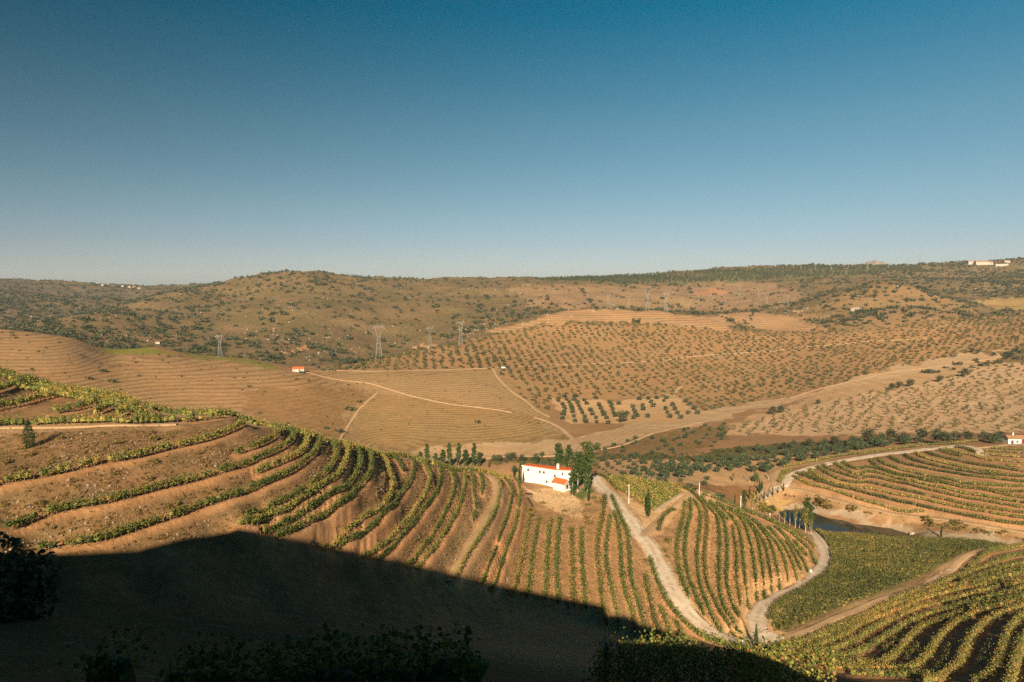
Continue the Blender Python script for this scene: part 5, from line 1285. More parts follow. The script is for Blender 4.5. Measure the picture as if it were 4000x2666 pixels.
# small bushes dotted over the dry left terraces and the centre field
P_ = scatter(ZONES['left_terraces'], 9.5, 0.4, r); P_ = P_[r.random(len(P_)) < 0.30]
for i, (gx, gy) in enumerate(P_[:300]):
    shrub_at(SCR[i % 4], 'terrace_bush', gx, gy, float(np.clip(math.exp(r.normal(-0.35, .45)), .35, 2.2)), f'small dark terrace bush, {where(gx, gy)}', 'bush', 'bushes on the dry left terraces')
P_ = scatter(ZONES['centre_field'], 13, 0.45, r); P_ = P_[r.random(len(P_)) < 0.35]
for i, (gx, gy) in enumerate(P_[:150]):
    shrub_at(ORC[i % 4], 'field_bush', gx, gy, float(r.uniform(.35, .9)), f'tiny bush in the striped field, {where(gx, gy)}', 'bush', 'bushes in the pale striped field')
for u, v, s, lab in [(438,1494,2.6,'dark round bush low on the dry left terraces, right of a pair'),(346,1482,2.0,'dark round bush low on the dry left terraces, left of a pair'),(402,1454,2.4,'wide low dark bush on the dry left terraces'),(1325,1690,2.6,'dark bush at the lower left corner of the striped field'),(1365,1603,3.0,'long dark bush on the track edge of the brown field'),(1865,1652,2.0,'dark bush inside the striped field')]:
    gx, gy, gz = at(u, v, 350, 640); shrub_at(SCR[0], 'dark_bush', gx, gy, s, lab, 'bush', None, 1.2)
# brush on the banks of the near hill: dry grass and broom
def bank_brush(nm, protos, zone_px, n, smin, smax, ymin, ymax, clear=1.4):
    poly = poly_xy(zone_px, ymin, ymax)
    lo, hi = poly.min(0), poly.max(0)
    P = r.uniform(lo, hi, (n * 6, 2)); P = P[inside(P[:, 0], P[:, 1], poly)][:n]
    t = P[:, 0] / P[:, 1]; ix = np.clip(((t - TT[0]) / DT).astype(int), 0, len(TT)-1); iy = np.clip(np.searchsorted(YY, P[:, 1]), 0, len(YY)-1)
    P = P[(BD[iy, ix] > clear) & (RDist[iy, ix] > 3.4)]
    if len(P): mass(nm, protos, P, r.uniform(smin, smax, len(P)), r)
DRYS = [scrub(170 + s, 'dry', 16, 0.42) for s in range(4)]
bank_brush('dry_bank_tufts', DRYS, [(-200,1700),(300,1690),(900,1680),(1250,1730),(1600,1810),(2000,1890),(2060,2010),(2350,1990),(2560,2100),(2700,1950),(3170,2120),(3190,2230),(2900,2480),(2700,2400),(2300,2380),(1500,2220),(1000,2130),(600,2130),(0,2210),(-200,2210)], 9000, 0.16, 0.42, 80, 275, 0.9)
bank_brush('dry_bank_grass', DRYB, [(-200,1700),(300,1690),(900,1680),(1250,1730),(1600,1810),(2000,1890),(2060,2010),(2050,2300),(1500,2200),(1000,2120),(600,2120),(0,2200),(-200,2200)], 3800, 0.16, 0.42, 80, 260, 1.2)
bank_brush('bank_broom', BRM, [(0,1690),(700,1690),(1200,1740),(1700,1850),(1900,1900),(1700,2150),(1000,2100),(300,2150),(0,2000)], 150, 0.35, 0.8, 85, 260, 1.8)
bank_brush('roadside_grass', DRYB, [(2000,1900),(2380,1950),(2560,2100),(2700,1950),(3170,2120),(3190,2230),(2900,2480),(2700,2400),(2500,2440),(2000,2330)], 2600, 0.14, 0.34, 150, 270, 1.3)
# tufts along the broken verges of the roads
Q_ = []
for k_, w_, ln_ in road_lines:
    g_ = np.gradient(ln_, axis=0); g_ /= np.linalg.norm(g_, axis=1)[:, None] + 1e-9
    for sd_ in (-1, 1):
        m_ = r.random(len(ln_)) < 0.75
        Q_.append(ln_[m_] + np.stack([-g_[m_, 1], g_[m_, 0]], 1) * (sd_ * (w_ + r.uniform(-0.35, 0.9, m_.sum())))[:, None])
Q_ = np.concatenate(Q_)
mass('verge_grass', DRYS, Q_, r.uniform(0.12, 0.34, len(Q_)), r)
bank_brush('pond_bank_weeds', BRM + DRYB, [(3050,1920),(3200,1940),(3500,2012),(3850,2058),(4050,2090),(4050,2120),(3700,2070),(3400,2015),(3180,1965)], 240, 0.35, 1.1, 250, 330, 0)
for u, v, s, lab in [(2605,2120,2.2,'olive-green broom bush on the bank right of the road bend'),(2595,2155,1.6,'smaller green bush below the broom on the road bank'),(2607,2178,1.2,'lowest small bush on the bank right of the road'),(2640,2240,1.3,'tuft of dry scrub near the first hillock row'),(2320,1950,1.8,'yellow-green broom on the bank above the road top'),(2340,1965,1.8,'broom bush at the head of the road rows'),(2120,1970,1.3,'dry tuft on the bank below the wooden table'),(2205,2000,1.2,'green tuft on the edge of the yard bank'),(2298,2050,2.0,'dark green trailing bush below the yard'),(2290,2030,1.6,'dark green bush above the last yard row'),(2055,1995,2.0,'broom clump on the bank left of the yard'),(2080,2000,1.7,'broom clump beside the dark pipe under the yard'),(2465,1945,1.1,'dry tuft at the foot of the first white pole'),(2520,2195,1.2,'weed clump at the road edge'),(2632,1995,1.4,'dry bush at the end of the short curved row'),(2535,1950,.8,'weed beside the tall twin cypress'),
                     (3202,1978,5.0,'large brown-green round bush on the bank above the pond'),(3620,2040,3.2,'green bush under the track beyond the pond'),(3738,2048,2.6,'dark green bush standing on the track at right'),(3330,1990,3,'low green bush left of the pond track'),(3240,1985,2.5,'weedy bush on the bare bank above the pond')]:
    gx, gy, gz = at(u, v, 150, 340); shrub_at(BRM[int(u) % 3], 'broom_bush', gx, gy, s * 0.8, lab, 'bush', None, 1.1)

# cypresses and poplars, each with its own foot and height in the picture
def tall(protos, name, u, v, vt, label, cat, group, ymin, ymax, sxy=1.0, i=0):
    gx, gy, gz = at(u, v, ymin, ymax)
    return plant(protos[i % len(protos)], name, gx, gy, (v - vt) * gy / F_PX * 1.02, label, cat, group, sxy=sxy)
tall([CYP[2]], 'cypress', 115, 1750, 1634, 'stout cypress below the white track on the left hill', 'cypress', None, 100, 130, 1.15)
tall([CYP[1]], 'cypress', 2531, 2018, 1905, 'tall dark cypress at the point of the triangular vineyard', 'cypress', None, 200, 260, 1.25)
tall([CYP[0]], 'cypress', 2952, 2532, 2437, 'pointed cypress at the lower road junction', 'cypress', None, 150, 200, 1.15)
tall([CYP[0]], 'cypress', 3676, 2102, 2046, 'lone cypress on the bare bank at the edge of the flat vineyard', 'cypress', None, 250, 300, 0.9)
AV = [(3060,1920,1883,'first cypress from the right of the roadside line'),(3038,1928,1898,'second cypress from the right of the roadside line'),(3018,1937,1898,'third cypress from the right of the roadside line'),(3000,1945,1912,'fourth cypress from the right of the roadside line'),(2984,1952,1914,'fifth cypress from the right of the roadside line'),(2968,1960,1930,'sixth cypress from the right of the roadside line'),(2953,1967,1936,'leftmost cypress of the roadside line'),
      (2955,1936,1904,'cypress across the track from the leftmost of the roadside line'),(2966,1928,1872,'tallest of the three cypresses at the track fork'),(2973,1919,1873,'middle cypress of the three at the track fork'),(2978,1910,1879,'right and smallest cypress of the three at the track fork'),(2927,1951,1897,'slim cypress left of the track behind the hillock'),(2942,1950,1912,'short cypress between the yellow tree and the track'),(2870,1972,1928,'cypress standing alone left of the poplars behind the hillock')]
for k, (u, v, vt, lab) in enumerate(AV): tall(CYP[:2], 'cypress', u, v, vt, lab, 'cypress', 'cypresses around the track fork', 260, 360, 1.0, k)
for u, v, vt, lab in [(2095,1835,1778,'slim cypress rising behind the middle of the white house roof'),(2030,1888,1815,'cypress at the left corner of the white house'),(2008,1868,1815,'cypress left of the one at the house corner'),(1874,1822,1786,'slim cypress right of the dark poplar clump'),(1910,1826,1795,'slim young cypress beyond the crest, left of the house'),(2299,1958,1876,'dark columnar cypress on the lawn right of the annexe')]:
    tall([CYP[1]], 'cypress', u, v, vt, lab, 'cypress', None, 225, 420, 1.1)
for k, (u, v, vt, p, sx, lab) in enumerate([(2181,1852,1733,2,.95,'broad dark poplar behind the right end of the white house'),(2222,1856,1738,1,1.0,'bright green poplar behind the annexe roof'),(2295,1930,1726,0,.9,'tallest poplar beside the white house'),(2257,1922,1765,2,.95,'leaning poplar in front of the tallest one'),(2236,1940,1834,1,1.0,'young poplar at the gable of the annexe')]):
    tall(POP, 'poplar_tree', u, v, vt, lab, 'poplar', 'poplars by the white house', 225, 320, sx, p)
for k, (u, vt, lab, m_) in enumerate([(1670,1731,'first tall poplar of the dark clump beyond the crest, standing apart',1),(1757,1728,'second tall poplar of the dark clump beyond the crest',1),(1791,1728,'third tall poplar of the dark clump beyond the crest',1),(1851,1729,'rightmost tall poplar of the dark clump beyond the crest',1),(1821,1755,'shorter tree between the two right tall poplars',3),(1729,1756,'shorter tree between the first two tall poplars',3),(1641,1764,'round bush left of the dark poplar clump',3),(1703,1770,'low dark tree right of the first poplar',3),(1872,1764,'dark ragged tree at the right end of the poplar clump',3)]):
    gx, gy, gz = at(u, 1822, 360, 440)
    z_ = float(height(np.array([gx]), np.array([gy]))[0])
    tv = xyz2uv(gx, gy, z_)[1]
    plant(POP[3], 'poplar_tree', gx, gy, (float(tv) - vt) * gy / F_PX, lab, 'poplar', 'dark trees beyond the crest', sxy=0.78 if m_ == 1 else 1.35)
for k, (u, v, vt, pr, sx, lab) in enumerate([(2907,1990,1914,POP[3],.85,'green poplar behind the hillock crest, beside the third pole'),(2939,2000,1926,POPY[0],1.1,'yellowing poplar behind the hillock crest'),(3044,2040,1988,POPB[0],1.0,'thin bare tree at the left end of the pond'),(3064,2046,1988,POPY[1],1.1,'small yellow-green poplar at the left end of the pond'),(3085,2056,1992,POPB[0],.8,'grey bare tree standing before the dark water'),(3106,2064,1970,POPY[1],.9,'tall thin poplar at the pond edge'),(3123,2064,1982,POPB[0],.9,'thin pale poplar left of the big pond poplar'),(3148,2070,1940,POP[3],.95,'biggest dark green poplar at the pond corner'),(3163,2066,1968,POP[1],1.0,'green poplar just right of the biggest pond poplar'),(3146,2080,1984,POPY[0],1.0,'yellow poplar in front of the biggest pond poplar'),(3168,2080,2028,POPY[1],1.5,'pale feathery tree by the road at the pond corner')]):
    tall([pr], 'poplar_tree', u, v, vt, lab, 'poplar', 'trees at the pond corner', 235, 330, sx)
for u, v, vt, pr, lab, sx in [(2980,2018,1954,RND,'broad yellow-green tree behind the hillock crest',1.05),(3016,2014,1968,OAK[2],'round green tree right of the broad yellow-green tree',.8),(2951,1888,1846,OAK[2],'dark tree beside the three cypresses at the fork',.85),(3002,1874,1842,POPB[0],'pale thin tree beside the forking track',2.0),(2914,1876,1848,POPB[0],'pale thin tree left of the fork on the dry ground',1.8),(2864,1884,1848,POPY[1],'pale yellow tree on the dry ground above the bank',1.6),(2926,1890,1856,POPB[0],'bare tree left of the dark tree at the fork',1.4)]:
    gx, gy, gz = at(u, v, 240, 400); plant(pr, 'small_tree', gx, gy, (v - vt)*gy/F_PX*1.05, lab, 'tree', None, sxy=sx)
# dark tree at the left edge, close by
gx, gy, gz = at(20, 2225, 50, 100)
plant(LEAFY, 'leafy_tree', -0.772*62, 62, 11.5, 'dark leafy tree in shade at the left edge', 'tree', None, sxy=0.95, sink=3.2)
# ------------------------------------------------------------------ the white house
def gz_(x, y): return float(height(np.array([x]), np.array([y]))[0])
def wall_frame(p, q):
    p, q = np.array(p[:2]), np.array(q[:2]); d = (q - p); Ln = np.linalg.norm(d); d = d / Ln
    n_ = np.array([d[1], -d[0]])
    if n_ @ (-p) < 0: n_ = -n_                     # towards the viewer
    return p, d, n_, Ln, math.atan2(d[1], d[0])
def opening(parent, fr, zb, s, h, w, hh, frame_mat, name='window', fw=0.16, pane='glass', bars=True):
    """a framed opening set into a wall: frame standing proud, pane set back in it"""
    p, d, n_, Ln, a_ = fr
    c = p + d * s
    f = MB()
    for dx, dz, sx, sz in ((-(w+fw)/2, 0, fw, hh+2*fw), ((w+fw)/2, 0, fw, hh+2*fw), (0, (hh+fw)/2, w, fw), (0, -(hh+fw)/2, w, fw)):
        q = c + d * dx + n_ * 0.03
        f.box((q[0], q[1], zb + h + dz), (sx, 0.10, sz), a_)
    o = f.build(name, M[frame_mat], parent)
    g = MB(); q = c + n_ * 0.012; g.box((q[0], q[1], zb + h), (w, 0.03, hh), a_)
    g.build('pane', M[pane], o)
    if bars:
        b_ = MB(); q = c + n_ * 0.035
        b_.box((q[0], q[1], zb + h), (0.05, 0.03, hh), a_); b_.box((q[0], q[1], zb + h + hh*0.12), (w, 0.026, 0.05), a_)
        b_.build('glazing_bar', M['wood'], o)
    return o
zb = -74.55
A = at(2041, 1887, 230, 280); A = np.array([4.0, 259.5]); Cc = np.array([17.0, 252.2]); E2 = np.array([23.2, 251.6])
house = empty('farmhouse', (A[0], A[1], zb - 0.6))
tag(house, 'long two-storey white farmhouse with orange roof beside the poplars', 'house')
def hb(mb, name, mat, par=house):
    o = mb.build(name, mat, par); o.matrix_parent_inverse = Matrix.Translation(-Vector(house.location)) if par is house else Matrix(); return o
HT = 5.55
dAC = (Cc - A) / np.linalg.norm(Cc - A); nb = np.array([-dAC[1], dAC[0]])
if nb[1] < 0: nb = -nb
back = [E2 + np.array([0.6, 6.4]), Cc + nb * 5.6 + np.array([1.2, 0.5]), A + nb * 4.6]
foot = [tuple(A), tuple(Cc), tuple(E2)] + [tuple(q) for q in back]
wall = MB().prism([(x, y, zb - 1.2) for x, y in foot], [(x, y, zb + HT - (0.0 if i < 3 else 0.45)) for i, (x, y) in enumerate(foot)])
wo = hb(wall, 'wall', M['white_wall'])
# roof: one slope falling to the back, with an eaves band in front and tile courses on top
cen = np.mean(foot, 0)
ov = [tuple(cen + (np.array(q) - cen) * 1.035) for q in foot]
def rz_at(i): return zb + HT - (0.0 if i < 3 else 0.45)
band = MB().prism([(x, y, rz_at(i) + 0.01) for i, (x, y) in enumerate(ov)], [(x, y, rz_at(i) + 0.36) for i, (x, y) in enumerate(ov)])
bo = hb(band, 'eaves_band', M['white_wall'])
ov2 = [tuple(cen + (np.array(q) - cen) * 0.985) for q in foot]
roof = MB().prism([(x, y, rz_at(i) + 0.30) for i, (x, y) in enumerate(ov2)], [(x, y, rz_at(i) + 0.50 + (0.14 if i < 3 else 0)) for i, (x, y) in enumerate(ov2)])
ro = hb(roof, 'roof', M['tile'])
til = MB()
for k in range(30):
    f = (k + 0.5) / 30
    p0 = np.array(ov2[0]) * (1 - f) + np.array(ov2[1]) * f if f < 0.7 else np.array(ov2[1]) + (np.array(ov2[2]) - np.array(ov2[1])) * (f - 0.7) / 0.3
    if f < 0.7: p0 = np.array(ov2[0]) + (np.array(ov2[1]) - np.array(ov2[0])) * f / 0.7
    q0 = np.array(ov2[5]) + (np.array(ov2[4]) - np.array(ov2[5])) * f / 0.7 if f < 0.7 else np.array(ov2[4]) + (np.array(ov2[3]) - np.array(ov2[4])) * (f - 0.7) / 0.3
    til.bar((p0[0], p0[1], zb + HT + 0.65), (q0[0], q0[1], zb + HT - 0.45 + 0.51), 0.09, 5)
to = til.build('tile_rib', M['tile'], ro); to['kind'] = 'stuff'
chm = MB(); cq = Cc + nb * 1.0 + np.array([-0.2, 0]); chm.box((cq[0], cq[1], zb + HT + 1.35), (0.95, 0.8, 2.3), 0.0)
co = chm.build('chimney', M['white_wall'], ro)
cap = MB(); cap.box((cq[0], cq[1], zb + HT + 2.43), (1.1, 0.95, 0.14)); cap.box((cq[0], cq[1], zb + HT + 2.72), (0.7, 0.6, 0.12))
for sx in (-1, 1): cap.box((cq[0] + sx*0.38, cq[1], zb + HT + 2.56), (0.12, 0.6, 0.22))
cap.build('chimney_cap', M['stone'], ro)
fr = wall_frame(A, Cc); LW = fr[3]
for s, h in ((.173, 4.45), (.51, 4.4), (.626, 4.35), (.934, 3.65)):
    w_ = opening(house, fr, zb, s*LW, h, 0.72, 0.88, 'stone'); w_.matrix_parent_inverse = Matrix.Translation(-Vector(house.location))
w_ = opening(house, fr, zb, .705*LW, 0.95, 0.72, 0.85, 'stone'); w_.matrix_parent_inverse = Matrix.Translation(-Vector(house.location))
for s, h, w2 in ((.073, 1.0, .75), (.58, 1.2, .85), (.787, 1.05, .8)):
    v_ = opening(house, fr, zb, s*LW, h, w2, 0.6, 'stone', 'shuttered_vent', 0.07, 'concrete', False); v_.matrix_parent_inverse = Matrix.Translation(-Vector(house.location))
fr2 = wall_frame(Cc, E2)
w_ = opening(house, fr2, zb, 1.95, 4.55, 0.38, 1.05, 'wood', fw=0.05, bars=False); w_.matrix_parent_inverse = Matrix.Translation(-Vector(house.location))
pip = MB(); pq = Cc + np.array([0.25, -0.08]); pip.bar((pq[0], pq[1], zb), (pq[0], pq[1], zb + HT), 0.05, 6)
o = hb(pip, 'rain_pipe', M['concrete'])
# annexe with its own gabled roof, in front of the right end
p1, p2, p3 = np.array([15.4, 250.9]), np.array([19.5, 247.4]), np.array([22.0, 250.2])
p4 = p1 + (p3 - p2); za = zb - 0.55; ha = 2.45
ann = empty('annexe', (p2[0], p2[1], za)); ann.parent = house; ann.matrix_parent_inverse = Matrix.Translation(-Vector(house.location))
inv = Matrix.Translation(-Vector(ann.location))
def ab(mb, name, mat, par=ann):
    o = mb.build(name, mat, par)
    if par is ann: o.matrix_parent_inverse = inv
    return o
rg1, rg2 = (p2 + p3) / 2, (p1 + p4) / 2
wv = MB()
q = [p1, p2, p3, p4]
wv.prism([(x, y, za - 1.0) for x, y in q], [(x, y, za + ha) for x, y in q])
wv.add([(p2[0], p2[1], za+ha-.002), (p3[0], p3[1], za+ha-.002), (rg1[0], rg1[1], za+ha+1.15), (p2[0]-.05, p2[1]+.05, za+ha-.002), (p3[0]-.05, p3[1]+.05, za+ha-.002), (rg1[0]-.05, rg1[1]+.05, za+ha+1.15)], [(0,1,2),(5,4,3),(0,2,5,3),(1,4,5,2)])
ab(wv, 'annexe_wall', M['white_wall'])
dl = (p2 - p1) / np.linalg.norm(p2 - p1); dw = (p3 - p2) / np.linalg.norm(p3 - p2)
rf = MB()
e1a, e1b = p1 - dw*.4 - dl*.5, p2 - dw*.4 + dl*.35
e2a, e2b = p4 + dw*.4 - dl*.5, p3 + dw*.4 + dl*.35
ra, rb = rg2 - dl*.5, rg1 + dl*.35
ze, zr = za + ha - 0.12, za + ha + 1.25
for (a1, b1) in ((e1a, e1b), (e2a, e2b)):
    lo = [(a1[0], a1[1], ze), (b1[0], b1[1], ze), (rb[0], rb[1], zr), (ra[0], ra[1], zr)]
    rf.prism(lo, [(x, y, z + 0.16) for x, y, z in lo])
ro2 = ab(rf, 'annexe_roof', M['tile'])
vb = MB()
for b1 in (e1b, e2b): vb.bar((b1[0]+dl[0]*.03, b1[1]+dl[1]*.03, ze + .05), (rb[0]+dl[0]*.03, rb[1]+dl[1]*.03, zr + .05), 0.12, 4)
ab(vb, 'verge_board', M['white_wall'])
fr3 = wall_frame(p2, p3)
gl = opening(ann, fr3, za, 1.5, 1.25, 0.85, 1.2, 'wood', fw=0.12); gl.matrix_parent_inverse = inv
tm = MB(); c3 = p2 + dw * fr3[3] * .5
for s in (-1, 1): tm.bar((rg1[0] + fr3[2][0]*.2, rg1[1] + fr3[2][1]*.2, za + ha + .55), (rg1[0] + dw[0]*s*1.5 + fr3[2][0]*.2, rg1[1] + dw[1]*s*1.5 + fr3[2][1]*.2, za + ha - .75), 0.07, 4)
ab(tm, 'gable_brace', M['dark_wood'])

# wooden table and dark pipe on the bank left of the yard
gx, gy, gz = at(2064, 1938, 225, 260)
tb_ = empty('wooden_table', (gx, gy, gz)); tag(tb_, 'rough dark wooden table on the yard edge left of the white house', 'table')
MB().box((0, 0, 0.95), (2.6, 0.8, 0.12)).build('table_top', M['dark_wood'], tb_)
for sx in (-1, 1):
    for sy in (-1, 1): MB().bar((sx*1.15, sy*.3, -.3), (sx*1.05, sy*.25, .9), .07, 5).build('leg', M['dark_wood'], tb_)
pts = [at(u, v, 200, 260) for u, v in ((2062,1950),(2070,1964),(2082,1984))]
pm = MB()
for a1, b1 in zip(pts, pts[1:]): pm.bar((a1[0], a1[1], a1[2]+.3), (b1[0], b1[1], b1[2]+.3), .32, 8)
tag(pm.build('drain_pipe', M['dark_wood']), 'dark thick pipe running down the bank below the wooden table', 'pipe')

# ------------------------------------------------------------------ cottage at the right edge
p = at(3938, 1735, 330, 380); cx, cy, cz = p
ct_ = empty('cottage', (cx, cy, cz)); ct_.rotation_euler = (0, 0, R(-3))
tag(ct_, 'small white cottage with brown tiled roof at the right edge', 'house')
MB().box((3.4, 2.2, 0.9), (6.8, 4.4, 3.9)).build('wall', M['white_wall'], ct_)
gm = MB()
for gx_ in (0.0, 6.7): gm.prism([(gx_, 0.0, 2.84), (gx_, 4.4, 2.84), (gx_, 2.2, 4.15)], [(gx_+.1, 0.0, 2.84), (gx_+.1, 4.4, 2.84), (gx_+.1, 2.2, 4.15)])
gm.build('gable', M['white_wall'], ct_)
rm = MB()
for y0, y1 in ((-.35, 2.2), (4.75, 2.2)):
    lo = [(-.25, y0, 2.68), (9.2, y0, 2.68), (9.2, y1, 4.2), (-.25, y1, 4.2)]
    rm.prism(lo, [(x, y, z+.14) for x, y, z in lo])
rr_ = rm.build('roof', M['old_tile'], ct_)
tr_ = MB()
for k in range(24): tr_.bar((-.1 + k*.39, -.36, 2.85), (-.1 + k*.39, 2.2, 4.36), .07, 4)
t_o = tr_.build('tile_rib', M['old_tile'], rr_); t_o['kind'] = 'stuff'
ch = MB().box((4.0, 2.9, 4.6), (.7, .7, 1.5)); ch.box((4.0, 2.9, 5.4), (.85, .85, .12)); ch.build('chimney', M['white_wall'], rr_)
def flat_open(par, x, z, w, h, fmat, name, pane):
    f = MB()
    for dx, dz, sx, sz in ((-(w+.16)/2,0,.16,h+.32),((w+.16)/2,0,.16,h+.32),(0,(h+.16)/2,w,.16),(0,-(h+.16)/2,w,.16)): f.box((x+dx, -.04, z+dz), (sx,.12,sz))
    o = f.build(name, M[fmat], par); MB().box((x, -.01, z), (w,.05,h)).build('pane', M[pane], o); return o
flat_open(ct_, 2.1, .98, .95, 1.75, 'red_paint', 'door', 'dark_wood'); flat_open(ct_, 4.7, 1.2, .85, .85, 'wood', 'window', 'red_paint')
pc = MB().box((7.05, .1, 1.3), (.28, .28, 2.9)); pc.box((8.9, .1, 1.3), (.28, .28, 2.9)); pc.build('porch_post', M['red_paint'], ct_)
MB().box((8.0, 4.2, 1.2), (2.3, .2, 3.0)).build('porch_wall', M['white_wall'], ct_)
# low dry-stone wall before it
p0, p1_ = at(3945, 1743, 320, 380), at(4040, 1740, 320, 380)
wl_ = empty('stone_wall', p0); tag(wl_, 'low dry-stone retaining wall in front of the small cottage', 'wall')
k = 0
for j in range(2):
    for i in range(22):
        f = (i + .5*j) / 22
        x, y = p0[0] + (p1_[0]-p0[0])*f, p0[1] + (p1_[1]-p0[1])*f
        o = link('stone', RK[k % 4], wl_, (x - p0[0], y - p0[1], gz_(x, y) - p0[2] + .2 + .42*j), random.uniform(0, 6)); o.scale = (.34, .3, .3); k += 1

# ------------------------------------------------------------------ far buildings
def small_house(u, v, ymin, ymax, W, Dp, H, rise, label, rz=0.0, name='field_house', door=True, roof='tile', windows=2, wallm='white_wall'):
    x, y, z = at(u, v, ymin, ymax)
    h_ = empty(name, (x, y, z)); h_.rotation_euler = (0, 0, rz); tag(h_, label, 'house')
    MB().box((0, Dp/2, H/2 - 1), (W, Dp, H + 2)).build('wall', M[wallm], h_)
    r_ = MB()
    for y0, y1 in ((-.4, Dp/2), (Dp+.4, Dp/2)):
        lo = [(-W/2-.3, y0, H-.05), (W/2+.3, y0, H-.05), (W/2+.3, y1, H+rise), (-W/2-.3, y1, H+rise)]
        r_.prism(lo, [(a, b, c+.2) for a, b, c in lo])
    r_.prism([(-W/2, 0, H), (-W/2, Dp, H), (-W/2, Dp/2, H+rise)], [(-W/2+.2, 0, H), (-W/2+.2, Dp, H), (-W/2+.2, Dp/2, H+rise)])
    r_.build('roof', M[roof], h_)
    if door: flat_open(h_, W*.12, H*.42, 1.1, H*.75, 'wood', 'door', 'wood')
    for k in range(windows):
        flat_open(h_, W*(-.36 + .72*k/max(1, windows-1)) if windows > 1 else -W*.25, H*.6, min(.9, W*.09), H*.25, 'stone', 'window', 'glass')
    return h_
small_house(1165, 1454, 560, 640, 9.2, 6.5, 2.6, 1.3, 'small white field house with orange roof at the hollow in the dry hills', R(14), wallm='stone')
small_house(615, 1344, 640, 1100, 5, 4, 2.2, .6, 'tiny pale hut above the small green vineyard at left', 0.1, 'stone_hut', False, 'old_tile', 1, 'dull_wall')
mn = small_house(3801, 1034, 1500, 2400, 26, 14, 9.5, 2.5, 'long white manor block on the far right ridge', -0.1, 'manor_house', True, 'old_tile', 7, 'dull_wall')
small_house(3838, 1035, 1500, 2400, 36, 13, 8, 4.0, 'white manor wing with orange roof right of the manor block', -0.1, 'manor_house', False, 'old_tile', 6, 'dull_wall')
small_house(3870, 1036, 1500, 2400, 14, 10, 7, 4.0, 'small white house at the right end of the far manor', -0.1, 'manor_house', True, 'old_tile', 2, 'dull_wall')
small_house(3935, 1028, 1500, 2400, 16, 10, 6, 2.5, 'pale building standing right of the manor terrace', -0.1, 'manor_house', True, 'old_tile', 3, 'dull_wall')
x0, y0, z0 = at(3884, 1040, 1500, 2400); x1, y1, z1 = at(3944, 1037, 1500, 2400)
tw = MB(); tw.box(((x0+x1)/2, (y0+y1)/2, (z0+z1)/2 + 1.5), (abs(x1-x0), 1.0, 7), math.atan2(y1-y0, x1-x0))
tag(tw.build('terrace_wall', M['dull_wall']), 'long pale terrace wall beside the far manor', 'wall')
for k, (u, v, lab) in enumerate([(400,1117,'leftmost white house of the hamlet on the left skyline'),(478,1121,'white house of the hamlet left of the closest pair'),(505,1124,'left house of the close pair in the skyline hamlet'),(524,1125,'right house of the close pair in the skyline hamlet'),(545,1129,'rightmost and lowest house of the skyline hamlet'),(440,1119,'small house between the first two of the skyline hamlet')]):
    small_house(u, v, 1500, 2800, 8.5, 7, 3.6, 1.8, lab, 0.2*k, 'village_house', False, 'old_tile', 2, 'dull_wall')

# ------------------------------------------------------------------ cars and the field tank
def car(u, v, ymin, ymax, label, paint, rz, van=False):
    x, y, z = at(u, v, ymin, ymax)
    c = empty('parked_car', (x, y, z + .25), rz); tag(c, label, 'car')
    b_ = MB(); hgt = 1.75 if van else 1.45
    prof = [(-2.1,.3),(2.1,.3),(2.15,.75),(1.35,.92),(.75,hgt),(-1.5 if not van else -2.0,hgt),(-2.12,.95)]
    b_.prism([(a, -.85, h) for a, h in prof], [(a, .85, h) for a, h in prof]); b_.build('body', M[paint], c)
    w_ = MB()
    for s in (-1, 1): w_.box((-.2, s*.855, hgt-.3), (1.9, .02, .38))
    w_.box((1.08, 0, hgt-.3), (.03, 1.4, .3)); w_.build('window', M['glass'], c)
    for sx in (-1.3, 1.3):
        for sy in (-.8, .8): MB().bar((sx, sy-.1, .32), (sx, sy+.1, .32), .33, 10).build('wheel', M['rubber'], c)
car(1966, 1441, 560, 760, 'white van parked on the field track below the orchard slope', 'car_white', 0.1, True)
car(1180, 1459, 540, 640, 'dark car parked in front of the small field house', 'car_dark', 0.2)

# ------------------------------------------------------------------ poles, markers, stones
for u, v, vt, lab in [(2456,1968,1891,'white concrete pole between the pale road and the triangular vineyard'),(2731,1943,1886,'white concrete pole on the crest of the hillock'),(2893,1994,1936,'white concrete pole beside the green poplar behind the hillock'),(3007,2030,2004,'short white pole at the left end of the pond')]:
    x, y, z = at(u, v, 225, 300); h = (v - vt)*y/F_PX*1.03
    pl = MB().bar((0, 0, -.5), (0, 0, h), .17, 8, .10)
    po = empty('utility_pole', (x, y, z)); tag(po, lab, 'pole')
    pl.build('shaft', M['concrete'], po); MB().box((0, 0, h-.35), (.5, .12, .12)).build('crosspiece', M['concrete'], po)
x, y, z = at(2899, 2506, 150, 200)
mk = empty('concrete_marker', (x, y, z)); tag(mk, 'white round concrete marker post by the lower road junction', 'post')
MB().bar((0,0,-.2),(0,0,.75),.26,12).build('shaft', M['white_paint'], mk); MB().bar((0,0,.75),(0,0,.84),.32,12,.28).build('cap', M['concrete'], mk)
x, y, z = at(3166, 2236, 200, 260)
bx_ = empty('water_box', (x, y, z)); tag(bx_, 'small white box on the verge below the hillock rows', 'box')
MB().box((0,0,.4),(.7,.6,.9)).build('body', M['white_paint'], bx_); MB().box((0,0,.89),(.8,.7,.08)).build('lid', M['concrete'], bx_)
